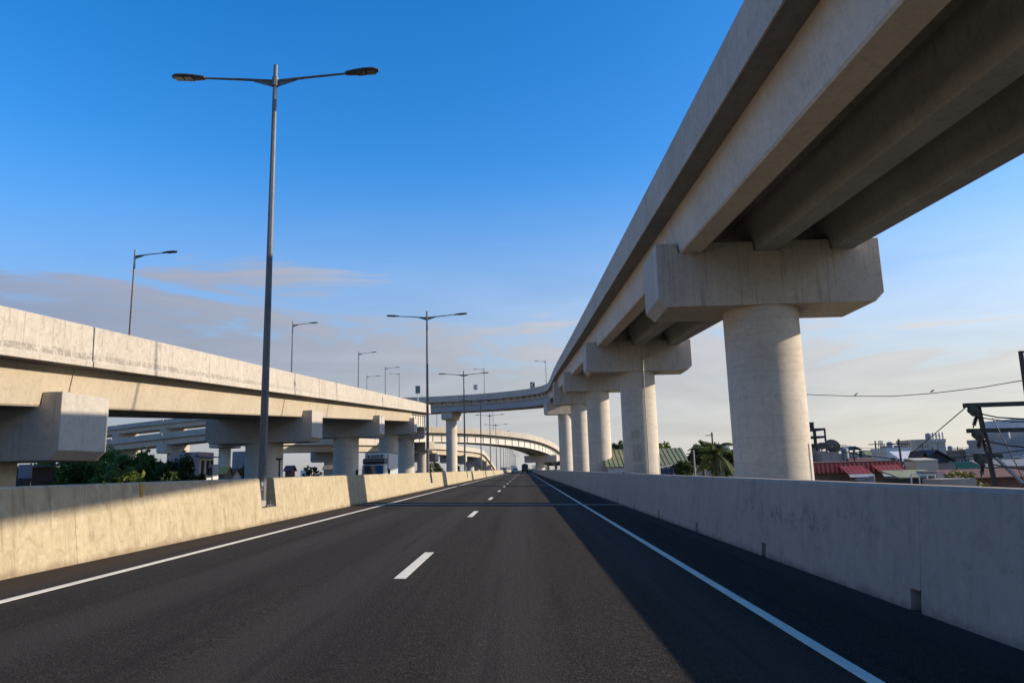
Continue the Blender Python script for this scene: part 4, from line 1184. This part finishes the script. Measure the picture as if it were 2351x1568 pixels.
for k in range(8):
    p = a.lerp(b, (k + .3) / 8)
    MB().box(p.x - .05, p.x + .05, p.y + .1, p.y + .2, GROUND, p.z - .07).build('post', 'wood_dark', th)
for (px, ytop, ybot, Y_, r, lab, mt) in [(1592, 1033, 1085, 50, .055, 'pale slim pole left of the palm', 'wall_grey'), (1634, 992, 1090, 56, .06, 'dark utility pole rising above the palm', 'steel_black'),
                                 (1650, 1015, 1090, 57, .04, 'thin grey pole just right of the palm crown', 'wall_brown')]:
    q = at(px, ytop, Y_)
    th = thing('utility_pole', lab, 'pole', (q.x, q.y, GROUND))
    MB().tube([(q.x, q.y, GROUND), (q.x, q.y, q.z)], [r * 1.3, r], 8).build('shaft', mt, th)
    MB().bar((q.x - .5, q.y, q.z - .25), (q.x + .1, q.y, q.z - .2), .05).build('crossarm', 'steel_black', th)

# right: dark unfinished tower (frame with open bays)
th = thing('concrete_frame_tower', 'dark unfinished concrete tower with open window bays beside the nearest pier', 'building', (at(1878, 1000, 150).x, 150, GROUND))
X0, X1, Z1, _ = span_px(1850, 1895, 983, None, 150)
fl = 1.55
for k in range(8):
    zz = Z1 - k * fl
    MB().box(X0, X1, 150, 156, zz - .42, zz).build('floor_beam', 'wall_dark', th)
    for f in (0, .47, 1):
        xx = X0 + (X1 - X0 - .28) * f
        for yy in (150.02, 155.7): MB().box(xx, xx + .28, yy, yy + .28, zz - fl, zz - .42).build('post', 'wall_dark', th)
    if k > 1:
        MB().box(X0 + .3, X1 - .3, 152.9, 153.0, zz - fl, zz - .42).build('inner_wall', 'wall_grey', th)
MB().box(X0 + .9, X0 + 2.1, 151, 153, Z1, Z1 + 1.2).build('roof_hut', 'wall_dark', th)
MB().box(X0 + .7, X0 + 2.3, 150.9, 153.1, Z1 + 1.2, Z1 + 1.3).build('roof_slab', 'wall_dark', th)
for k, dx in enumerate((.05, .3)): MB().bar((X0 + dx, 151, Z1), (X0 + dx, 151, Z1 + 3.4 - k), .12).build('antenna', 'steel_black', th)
# block parapet with satellite dishes
house('block_walled_house', 'weathered pale block wall carrying two satellite dishes', 1886, 1926, 1037, 50, 2.5, 'wall_block', 'flat', parapet=False)
house('grey_walled_house', 'dark grey rendered wall left of the pale block wall', 1835, 1885.6, 1036, 51, 2.5, 'wall_grey', 'flat', parapet=False)
def dish(label, px, py, Y_, R, yaw, tilt):
    q = at(px, py, Y_)
    th = thing('satellite_dish', label, 'satellite dish', q, 'satellite dishes')
    n = 22
    prof_ = [(.03, 0), (R * .4, .03 * R), (R * .75, .12 * R), (R, .22 * R)]
    vs = []; fs = []
    mt_ = Matrix.Rotation(rad(yaw), 3, 'Z') @ Matrix.Rotation(rad(tilt), 3, 'X')
    for off in (0, .02):
        for r_, h_ in prof_:
            for k in range(n):
                a_ = 2 * math.pi * k / n
                vs.append(q + mt_ @ Vector((r_ * math.cos(a_), r_ * math.sin(a_), h_ + off)))
    m4 = len(prof_)
    for o in (0, 1):
        for i in range(m4 - 1):
            for k in range(n):
                b0 = (o * m4 + i) * n
                fs.append((b0 + k, b0 + (k + 1) % n, b0 + n + (k + 1) % n, b0 + n + k))
    MB().add(vs, fs).build('bowl', 'dish', th, smooth=True, fix=False)
    mb = MB(); mb.bar(q, q + Vector((0, .15, -R * 1.4)), .06); mb.build('mast', 'galv', th)
    MB().bar(q + mt_ @ Vector((0, R * .9, .2 * R)), q + mt_ @ Vector((0, 0, .75 * R)), .03).build('feed_arm', 'galv', th)
dish('large dark satellite dish, right of the pair, on the block wall', 1910, 1026, 50, .52, -38, -58)
dish('pale satellite dish, left of the pair, tilted up', 1887, 1026, 50.4, .36, -20, -40)
# red roofed row with awnings
th, X0, X1, zt = house('red_roofed_row', 'long low row with red metal fascia and ragged awnings behind the right barrier', 1850, 2052, 1061, 40, 9, 'wall_brown', 'shed', 'roof_rust', .03)
for k in range(9):
    a = X0 - .3 + (X1 - X0 + .6) * k / 9; b = X0 - .3 + (X1 - X0 + .6) * (k + 1) / 9 - .012
    MB().hexa([(a, 39.62, zt - .50), (b, 39.62, zt - .50), (b, 39.68, zt - .50), (a, 39.68, zt - .50), (a, 39.68, zt - .01), (b, 39.68, zt - .01), (b, 39.74, zt - .01), (a, 39.74, zt - .01)]).build('fascia_panel', 'roof_red', th)
for (fa, fb) in ((.33, .60), (.70, 1.0)):
    a, b = X0 + (X1 - X0) * fa, X0 + (X1 - X0) * fb
    sk = .18
    MB().hexa([(a + sk, 38.9, zt - .60), (b + sk, 38.9, zt - .60), (b, 39.6, zt - .18), (a, 39.6, zt - .18), (a + sk, 38.9, zt - .57), (b + sk, 38.9, zt - .57), (b, 39.6, zt - .15), (a, 39.6, zt - .15)]).build('awning', 'roof_red', th)
    MB().hexa([(a + sk, 38.7, zt - .76), (b + sk, 38.7, zt - .76), (b + sk, 38.9, zt - .61), (a + sk, 38.9, zt - .61), (a + sk, 38.68, zt - .74), (b + sk, 38.68, zt - .74), (b + sk, 38.88, zt - .59), (a + sk, 38.88, zt - .59)]).build('awning_edge', 'tarp', th)
    tp = MB(); n = 10; vs = []
    for i in range(n + 1):
        u = i / n
        for j in range(5):
            v = j / 4
            vs.append((a + sk + (b - a) * (.25 + .75 * u) * (1 - .1 * v), 38.7 + .15 * v + .05 * math.sin(u * 9 + v * 4), zt - .76 - v * (.12 + .5 * u * (1.3 - .6 * u)) + .03 * math.sin(u * 14)))
    tp.add(vs, [(i * 5 + j, (i + 1) * 5 + j, (i + 1) * 5 + j + 1, i * 5 + j + 1) for i in range(n) for j in range(4)])
    tp.build('hanging_tarp', 'tarp', th, smooth=True, fix=False)
    MB().tube([(b + sk - .03, 38.72, GROUND), (b + sk - .03, 38.72, zt - .6)], .03, 6).build('awning_post', 'white_metal', th)
house('small_grey_house', 'small grey house with open roof canopy behind the red row', 1930, 1968, 1046, 70, 2.5, 'wall_grey', 'flat')
th = thing('roof_canopy', 'thin dark rooftop canopy on posts above the small grey house', 'canopy', at(1950, 1046, 72))
X0, X1, Z1, Z0 = span_px(1941, 1966, 1033, 1046, 72)
MB().prism([(X0 - .2, Z1), (X1 + .2, Z1), ((X0 + X1) / 2, Z1 + .35)], 'y', 71, 74).build('roof', 'steel_black', th)
for xx in (X0, (X0 + X1) / 2, X1): MB().box(xx - .05, xx + .05, 71.2, 71.3, Z0 - .4, Z1).build('post', 'steel_black', th)
house('maroon_roofed_house', 'low house with faded maroon roof above the red row', 1968, 2040, 1052, 62, 2.5, 'wall_brown', 'gable', 'roof_rust', .9)
# lattice tower
th = thing('lattice_tower', 'thin steel lattice tower on the right skyline', 'tower', (at(2021, 1012, 210).x, 210, GROUND))
q = at(2021, 1011, 210); hb = at(2021, 1050, 210).z
for sx_, sy_ in ((-1, -1), (1, -1), (1, 1), (-1, 1)):
    MB().bar((q.x + sx_ * 1.3, 210 + sy_ * 1.3, GROUND), (q.x + sx_ * .35, 210 + sy_ * .35, q.z), .14).build('leg', 'wall_grey', th)
for k in range(9):
    z0, z1 = GROUND + (q.z - GROUND) * k / 9, GROUND + (q.z - GROUND) * (k + 1) / 9
    w0 = 1.3 - .95 * k / 9; w1 = 1.3 - .95 * (k + 1) / 9
    s_ = 1 if k % 2 else -1
    MB().bar((q.x - s_ * w0, 210 - w0, z0), (q.x + s_ * w1, 210 - w1, z1), .1).build('brace', 'wall_grey', th)
# pale blue houses, dark blue house, cream rooftop
house('pale_blue_house', 'pale blue house with white upper wall left of the dark blue gable', 2036, 2092, 1035, 58, 2.5, 'wall_paleblue', 'flat', wins=[(.1, .3, .5, 1.4), (.55, .8, .4, 1.3)])
house('narrow_blue_block', 'narrow blue-grey rooftop block on the right skyline', 2051, 2070, 1028, 72, 2.5, 'wall_bluegrey', 'flat', wins=[(.2, .8, .6, 1.6)])
house('white_sided_house', 'white metal-sided house between the pale and dark blue houses', 2083, 2116, 1036, 52, 2.0, 'wall_paleblue', 'shed', 'wall_paleblue', .9, wins=[(.1, .4, .9, 1.5), (.5, .8, .9, 1.5)])
house('dark_blue_house', 'dark navy house with steep gable at the right', 2116, 2175, 1034, 47, 1.6, 'wall_blue', 'front', 'wall_blue', .5)
house('dark_gable_hut', 'small dark gabled hut in front of the navy house', 2104, 2130, 1037, 44, 1.0, 'wood_dark', 'front', 'wood_dark', .6)
th, X0, X1, zt = house('cream_rooftop_house', 'cream house with open white roof deck behind the navy house', 2094, 2170, 1014, 74, 3, 'wall_cream', 'flat', 'roof_grey', 0, [(.55, .62, .5, 1.0)])
for k in range(4): MB().box(X0 + (X1 - X0) * (.62 + .1 * k), X0 + (X1 - X0) * (.62 + .1 * k) + .1, 73.9, 74.0, zt, zt + .9).build('roof_post', 'white_metal', th)
house('far_pale_block', 'far pale apartment block right of the navy house', 2178, 2216, 1036, 120, 8, 'wall_white', 'flat', wins=[(.1, .4, .6, 1.6), (.55, .9, .6, 1.6)])
house('far_brown_roofs', 'far brown-roofed houses right of the navy house', 2180, 2250, 1050, 85, 3, 'wall_brown', 'gable', 'roof_rust', 1.0)
house('gable_wall_shed', 'cream gabled shed wall with a small square window', 2102, 2152, 1053, 41, 1.2, 'wall_cream', 'shed', 'wall_cream', .12, over=.03, wins=[(.35, .75, .85, 1.25)])
house('lime_roofed_stall', 'open stall with pale green lean-to roof behind the right barrier', 2066, 2160, 1082, 34, 1.6, 'wood_dark', 'shed', 'roof_lime', .3, over=.1)
th = thing('metal_gate_frame', 'pale tubular gate frame under the lime-roofed stall', 'gate', (at(2100, 1095, 33.2).x, 33.2, GROUND))
a, b = at(2091, 1089, 33.2), at(2147, 1090, 33.2)
for k in range(4):
    p = a.lerp(b, k / 3); MB().box(p.x - .025, p.x + .025, 33.18, 33.22, GROUND, p.z).build('upright', 'white_metal', th)
MB().bar(a, b, .05).build('top_rail', 'white_metal', th)
house('block_wall_stall', 'rough grey block wall beside the lime-roofed stall', 2150, 2164, 1081, 33.5, 3, 'wall_block', 'flat', parapet=False)
house('mint_green_house', 'long mint green wall behind the dark roofs at the right', 2178, 2290, 1060, 52, 1.5, 'wall_green', 'flat', parapet=False)
house('dark_roof_shack', 'dark sloping shack roof left of the green wall', 2165, 2205, 1065, 45, 1.5, 'wood_dark', 'shed', 'steel_black', .8)
house('maroon_shed', 'low maroon metal shed at the lower right', 2195, 2360, 1079, 38, 1.5, 'roof_rust', 'shed', 'roof_rust', .4)
house('rubble_wall', 'low weathered wall with rubble on top below the yellow bush', 2160, 2240, 1099, 32, 1.5, 'wall_block', 'flat', parapet=False)
th, X0, X1, zt = house('blue_apartment_block', 'weathered blue-grey apartment block at the right edge behind the power frame', 2282, 2420, 1012, 60, 3.5, 'wall_bluegrey', 'flat', 'roof_grey', 0,
      [(.28, .40, 1.3, 2.3), (.45, .6, 1.2, 2.2), (.68, .8, 1.3, 2.3), (.3, .42, 4, 5), (.5, .62, 4, 5)])
MB().box(X0 - .3, X1, 59.4, 60, zt - 3.4, zt - 3.2).build('ledge', 'wall_grey', th)
house('apartment_penthouse', 'set-back upper floor with open windows on the blue apartment block', 2288, 2420, 998, 63, 2, 'wall_grey', 'flat', wins=[(.05, .16, .4, 1.0), (.2, .3, .4, 1.0)])
house('roofed_upper_block', 'brown-roofed block higher up at the right edge', 2326, 2440, 986, 82, 3, 'wall_brown', 'shed', 'roof_rust', .4, wins=[(.04, .1, .7, 1.5), (.13, .2, .7, 1.5), (.25, .4, .7, 1.6)])
house('teal_tower_block', 'pale teal tower block on the right edge of the skyline', 2335, 2460, 962, 130, 10, 'wall_paleblue', 'flat')
house('long_grey_shed', 'long pale grey wall under the blue apartment block', 2262, 2420, 1056, 46, 1.2, 'wall_block', 'shed', 'roof_grey', .4)
# assorted far roofs and chimneys filling the skyline
rs = random.Random(21)
far_mats = ['wall_grey', 'wall_paleblue', 'wall_white', 'wall_bluegrey', 'wall_cream', 'wall_brown']
fx = [(1900, 1052), (1925, 1049), (1985, 1049), (2006, 1047), (2048, 1048), (2176, 1044), (2200, 1041), (2228, 1046), (2252, 1042), (2275, 1048)]
adj = ['leftmost', 'second', 'third', 'fourth', 'fifth', 'sixth', 'seventh', 'eighth', 'ninth', 'rightmost']
for i, (px, py) in enumerate(fx):
    house('far_house', 'small hazy house on the right skyline, %s of its row' % adj[i], px, px + rs.uniform(16, 30), py, rs.uniform(140, 175), 8, far_mats[i % 6], 'flat', wins=[(.15, .4, .8, 2.0), (.6, .85, .8, 2.0)])
rs = random.Random(5)
ords = ['first', 'second', 'third', 'fourth', 'fifth', 'sixth', 'seventh', 'eighth', 'ninth', 'tenth', 'eleventh', 'twelfth', 'thirteenth', 'fourteenth', 'fifteenth', 'sixteenth']
cols = [('wall_grey', 'grey'), ('wall_white', 'white'), ('wall_brown', 'brown'), ('wall_bluegrey', 'blue-grey'), ('wall_cream', 'cream')]
rfs = [('roof_rust', 'rusty'), ('roof_grey', 'grey metal'), ('wood_dark', 'dark'), ('roof_green', 'green')]
xs = [1896 + 29.5 * k + rs.uniform(-9, 9) for k in range(16)]
for i, px in enumerate(xs):
    (wm, wn1), (rm, rn) = rs.choice(cols), rs.choice(rfs)
    Yh = rs.uniform(75, 130); hz_y = 1077 - 0.027 * (px - 1203)
    house('shack', '%s shack with %s roof in the rooftop jumble at right, %s from left' % (wn1, rn, ords[i]), px, px + rs.uniform(18, 38), hz_y + rs.uniform(-26, -2), Yh, rs.uniform(2, 4),
          wm, rs.choice(['gable', 'shed', 'front', 'flat']), rm, rs.uniform(.4, .9), [(.15, .4, .9, 1.6), (.6, .85, .9, 1.6)])
for i, (px, py, Yt) in enumerate([(1940, 1041, 66), (2044, 1027, 70), (2132, 1006, 77), (2225, 1040, 80), (2310, 1003, 62), (2182, 1033, 95)]):
    q = at(px, py, Yt)
    th = thing('water_tank', 'small steel rooftop water tank at the right, %s from the left' % ['first', 'second', 'third', 'fifth', 'sixth', 'fourth'][i], 'water tank', q, 'rooftop water tanks')
    MB().lathe([(.04, .55), (.27, .46), (.30, .40), (.30, -.5), (.27, -.55)], q, 14).build('drum', 'wall_bluegrey', th, smooth=True)
    for sx_ in (-1, 1):
        for sy_ in (-1, 1): MB().bar(q + Vector((sx_ * .3, sy_ * .3, -.55)), q + Vector((sx_ * .36, sy_ * .36, -1.6)), .06).build('leg', 'steel_black', th)
for i, (px, py, Yt, hh) in enumerate([(1933, 1022, 64, 2.2), (1978, 1034, 72, 2.0), (2030, 1018, 60, 2.4), (2078, 1020, 58, 2.0), (2150, 998, 74, 1.8), (2210, 1030, 80, 2.6), (2300, 988, 62, 2.0), (2118, 1022, 50, 1.6)]):
    q = at(px, py, Yt)
    th = thing('tv_aerial', 'thin rooftop television aerial on the right skyline, %s from the left' % ['first', 'second', 'third', 'fourth', 'sixth', 'seventh', 'eighth', 'fifth'][i], 'aerial', q - Vector((0, 0, hh)), 'rooftop aerials')
    MB().bar(q - Vector((0, 0, hh)), q, .035).build('mast', 'steel_black', th)
    bm = MB().bar(q + Vector((-.35, 0, -.08)), q + Vector((.4, 0, -.08)), .025).build('boom', 'steel_black', th)
    for k in range(5): MB().bar(q + Vector((-.3 + .16 * k, 0, -.08 - .18 + .02 * k)), q + Vector((-.3 + .16 * k, 0, -.08 + .18 - .02 * k)), .018).build('rod', 'steel_black', bm)
for i, (px, yt, Y_) in enumerate([(2009, 1012, 66), (1959, 1030, 60), (2063, 1008, 48), (2241, 1022, 70), (2198, 1025, 90)]):
    q = at(px, yt, Y_)
    th = thing('utility_pole', 'slim dark utility pole on the right skyline, %s from the left' % ['second', 'first', 'third', 'fifth', 'fourth'][i], 'pole', (q.x, q.y, GROUND))
    MB().tube([(q.x, q.y, GROUND), (q.x, q.y, q.z)], [.10, .065], 8).build('shaft', 'steel_black', th)
    MB().bar((q.x - .6, q.y, q.z - .3), (q.x + .6, q.y, q.z - .3), .07).build('crossarm', 'steel_black', th)

# left: pink house, blue office, small roofs, grey panel
th, X0, X1, zt = house('pink_house', 'pink two-storey house with brown shutters beyond the dark trees', 392, 457, 1038, 66, 3.2, 'wall_pink', 'flat', parapet=False)
MB().hexa([(X1 - .3, 66, zt - .42), (X1 + .55, 66, zt - .5), (X1 + .55, 69.4, zt - .5), (X1 - .3, 69.4, zt - .42),
           (X1 - .3, 66, zt - .3), (X1 + .55, 66, zt - .4), (X1 + .55, 69.4, zt - .4), (X1 - .3, 69.4, zt - .3)]).build('eave', 'wall_grey', th)
MB().box(X1 + .003, X1 + .03, 66.15, 69.1, zt - 2.3, zt - .55).build('render_panel', 'wall_white', th)
for yy in (66.5, 67.6, 68.5):
    w = MB().box(X1 + .02, X1 + .07, yy, yy + .55, zt - 2.05, zt - .75).build('window', 'wood_dark', th)
    MB().box(X1 + .07, X1 + .09, yy + .25, yy + .3, zt - 2.05, zt - .75).build('shutter_bar', 'wall_brown', w)
MB().box(X1 + .003, X1 + .35, 66.1, 69.2, zt - 2.5, zt - 2.32).build('window_ledge', 'wall_white', th)
house('pink_annex', 'white and pink annex with small balcony at the foot of the pink house', 476, 490, 1066, 68, 1.2, 'wall_white', 'flat', wins=[(.15, .45, .3, 1.0), (.55, .85, .3, 1.0)], parapet=False)
th, X0, X1, zt = house('blue_glass_office', 'blue glass office block seen between the left piers', 534, 580, 1036, 135, 12, 'glass_blue', 'flat', parapet=False)
for k in range(3):
    for j in range(4):
        a = X0 + (X1 - X0) * (.08 + .23 * j)
        MB().box(a, a + (X1 - X0) * .2, 134.9, 134.97, zt - 2.1 - 1.45 * k - 1.2, zt - 2.1 - 1.45 * k).build('pane', 'glass_pale' if k else 'glass_blue', th)
for k in range(2): MB().box(X0 + .2, X1 - .2, 134.88, 134.95, zt - .9 - k * .7, zt - .6 - k * .7).build('spandrel', 'wall_bluegrey', th)
for i, (a_, b_, yt, Y_, wm, rm, lab) in enumerate([(492, 516, 1072, 90, 'wall_brown', 'roof_yellow', 'small house with yellow roof right of the pink house'),
                             (512, 536, 1076, 95, 'wall_cream', 'roof_rust', 'small cream house with rust roof left of the office block'),
                             (655, 668, 1069, 120, 'roof_rust', 'roof_rust', 'tiny red house beside the brown column'),
                             (743, 778, 1068, 150, 'wall_cream', 'roof_grey', 'far pale house with dark gable left of the box truck'),
                             (765, 790, 1047, 170, 'wall_bluegrey', 'roof_grey', 'far blue-grey block half hidden by the third left pier')]):
    house('small_house', lab, a_, b_, yt, Y_, 2.2, wm, 'gable' if i != 4 else 'flat', rm, .7 if i != 4 else 0)
house('left_edge_shed', 'dim plank-walled shed behind the grey panel at the left edge', 10, 78, 1070, 44, 2, 'wood_dark', 'shed', 'wood_dark', .1)
th = thing('wall_panel', 'pale lilac-grey square panel under the nearest left pier cap', 'panel', (at(57, 1098, 36).x, 36, GROUND))
X0, X1, Z1, Z0 = span_px(43, 73, 1066, 1098, 36)
MB().box(X0, X1, 36, 36.08, Z0, Z1).build('board', 'wall_lilac', th, bevel=.01)
for xx in (X0 + .06, X1 - .12): MB().box(xx, xx + .06, 36.09, 36.15, GROUND, Z1).build('post', 'wood_dark', th)
# little yard lamp by the left piers
q = at(642, 1055, 46)
th = thing('yard_lamp', 'small dark flood lamp on a thin post in front of the second left pier', 'lamp', (q.x, 46, GROUND))
MB().tube([(q.x, 46, GROUND), (q.x, 46, q.z)], .05, 8).build('post', 'steel_black', th)
MB().box(q.x - .2, q.x + .12, 45.9, 46.1, q.z - .03, q.z + .09).build('head', 'steel_black', th)
# far skyline left and ahead
for i, (px, py, w) in enumerate([(590, 1082, 30), (690, 1079, 22), (905, 1077, 30), (1150, 1073, 14), (1176, 1071, 12)]):
    house('far_house', 'tiny hazy rooftop on the far skyline ahead, %s from the left' % ['first', 'second', 'third', 'fourth', 'fifth'][i], px, px + w, py, 330 + 20 * i, 10, far_mats[i], 'flat', parapet=False)

# ------------------------------------------------------------------ power frame and lines at the right
def insulator(label, p, q):
    p, q = Vector(p), Vector(q)
    th = thing('insulator', label, 'insulator', p, 'disc insulators on the power frame')
    d = q - p
    n = 3
    for k in range(n):
        c = p + d * (k + .5) / n
        u = d.normalized()
        MB().tube([c - u * .03, c - u * .02, c + u * .012, c + u * .03], [.05, .115, .135, .05], 14).build('disc', 'porcelain', th, smooth=True)
    MB().tube([p, q], .025, 6).build('rod', 'steel_black', th)
PY = 21.5
th = thing('crossarm_pole', 'black steel crossarm frame with two beams at the right edge', 'utility frame', (at(2256, 1000, PY).x, PY, GROUND))
MB().bar(at(2213, 931, PY), at(2420, 924, PY), .13).build('crossarm', 'steel_black', th)
MB().bar(at(2221, 989, PY - .3), at(2420, 985, PY - .3), .12).build('crossarm', 'steel_black', th)
MB().bar(at(2236, 1046, PY - .2), at(2300, 1047, PY - .2), .11).build('crossarm', 'steel_black', th)
a = at(2246, 934, PY + .1); b = at(2270, 1046, PY + .1)
MB().bar(a, b + (b - a).normalized() * 7.0, .10).build('post', 'steel_black', th)
a = at(2261, 990, PY + .1); b = at(2277, 1046, PY + .1)
MB().bar(a, b, .055).build('post', 'steel_black', th)
MB().bar(at(2288, 1052, PY - .4), at(2352, 1112, PY - 2.5), .07).build('stay_rod', 'galv', th)
insulator('disc insulator string under the upper beam of the power frame', at(2229, 938, PY), at(2240, 948, PY - .25))
insulator('disc insulator string under the lower beam of the power frame', at(2239, 994, PY - .3), at(2250, 1003, PY - .55))
insulator('disc insulator string at the lowest crossarm of the power frame', at(2244, 1051, PY - .2), at(2257, 1059, PY - .45))
def helix(label, p, q, r=.045):
    p, q = Vector(p), Vector(q); d = q - p
    th = thing('dead_end_grip', label, 'cable grip', p, 'coiled grips hanging from the power frame')
    pts_ = []
    for k in range(30):
        t = k / 29; a_ = t * 2 * math.pi * 5
        pts_.append(p + d * t + Vector((math.cos(a_) * r, math.sin(a_) * r, 0)))
    MB().tube(pts_, .022, 5).build('coil', 'steel_black', th, smooth=True)
    MB().tube([p, q + d * .25], .02, 5).build('rod', 'steel_black', th)
helix('coiled grip hanging below the upper insulator', at(2243, 953, PY), at(2236, 976, PY))
helix('coiled grip hanging below the middle insulator, left one', at(2250, 1010, PY), at(2247, 1026, PY))
helix('coiled grip hanging below the middle insulator, right one', at(2257, 1008, PY), at(2264, 1036, PY))
helix('coiled grip hanging below the lowest insulator', at(2258, 1064, PY - .5), at(2254, 1088, PY - .5))
def wire(label, pts_, r=.013, sag=0.0):
    P_ = [at(*p) for p in pts_]
    if len(P_) == 2 and sag:
        a_, b_ = P_; P_ = [a_.lerp(b_, k / 16) - Vector((0, 0, sag * 4 * (k / 16) * (1 - k / 16))) for k in range(17)]
    elif len(P_) == 2:
        P_ = [P_[0].lerp(P_[1], k / 4) for k in range(5)]
    o = MB().tube(P_, r, 5).build('power_line', 'wire', None, smooth=True)
    tag(o, label, 'cable', 'overhead cables at the right')
wire('thin cable with two birds sweeping up to the right edge', [(1700, 893, 44), (1860, 906, 40), (1960, 909.5, 38), (2050, 909.5, 36), (2140, 903, 34), (2250, 890, 31), (2380, 868, 28)], .018)
wire('guy wire falling left from the tip of the upper beam', [(2215, 937, PY), (2100, 1035, PY + 9), (2088, 1046, PY + 10)], .016)
wire('upper cable leaving the top insulator to the right', [(2244, 948, PY), (2290, 958, PY - 1.5), (2400, 965, PY - 4)], .02)
wire('second cable just below the upper one', [(2246, 958, PY), (2320, 968, PY - 1.8), (2400, 969, PY - 4)], .016)
wire('cable leaving the middle insulator to the right', [(2255, 1009, PY), (2310, 1022, PY - 1.5), (2400, 1032, PY - 4)], .02)
wire('cable leaving the lowest insulator to the right', [(2262, 1062, PY), (2310, 1072, PY - 1.5), (2400, 1082, PY - 4)], .02)
wire('drop cable slanting down from the upper cable', [(2279, 960, PY - 1), (2330, 1060, PY - 1.5), (2352, 1105, PY - 1.5)], .013)
wire('long cable from the dark tower across the roofs', [(1895, 1030, 60), (1960, 1041, 56), (2060, 1055, 52), (2160, 1053, 50), (2260, 1044, 46), (2380, 1030, 42)], .03)
wire('faint upper cable over the right skyline', [(1890, 1015, 90), (1980, 1028, 86), (2090, 1033, 82), (2240, 1026, 78), (2380, 1012, 74)], .02)
wire('faint low cable behind the satellite dish', [(1925, 1052, 80), (2010, 1046, 78), (2100, 1043, 76), (2240, 1038, 74)], .02)
# tall dark pole cut by the right frame edge
a, b = at(2343, 806, 26), at(2356, 900, 26)
th = thing('corner_pole', 'dark steel pole with cross tie cut by the right edge of the picture', 'pole', (b.x, 26, GROUND))
MB().bar(a, a + (b - a) * (a.z - GROUND) / (a.z - b.z), .11).build('shaft', 'steel_black', th)
MB().bar(at(2340, 808, 26), at(2400, 806, 26), .06).build('crossarm', 'steel_black', th)
for (px, py, Y_, lab) in [(1965, 907, 38, 'small dark bird on the sweeping cable, left one'), (2140, 899.5, 34, 'small dark bird on the sweeping cable, right one')]:
    q = at(px, py, Y_)
    th = thing('bird', lab, 'bird', q, 'birds on the cable')
    MB().tube([q + Vector((-.10, 0, -.02)), q + Vector((-.05, 0, 0)), q + Vector((0, 0, .03)), q + Vector((.05, 0, .06)), q + Vector((.09, 0, .09)), q + Vector((.12, 0, .10))], [.008, .028, .034, .028, .022, .006], 9).build('body', 'bird', th, smooth=True)
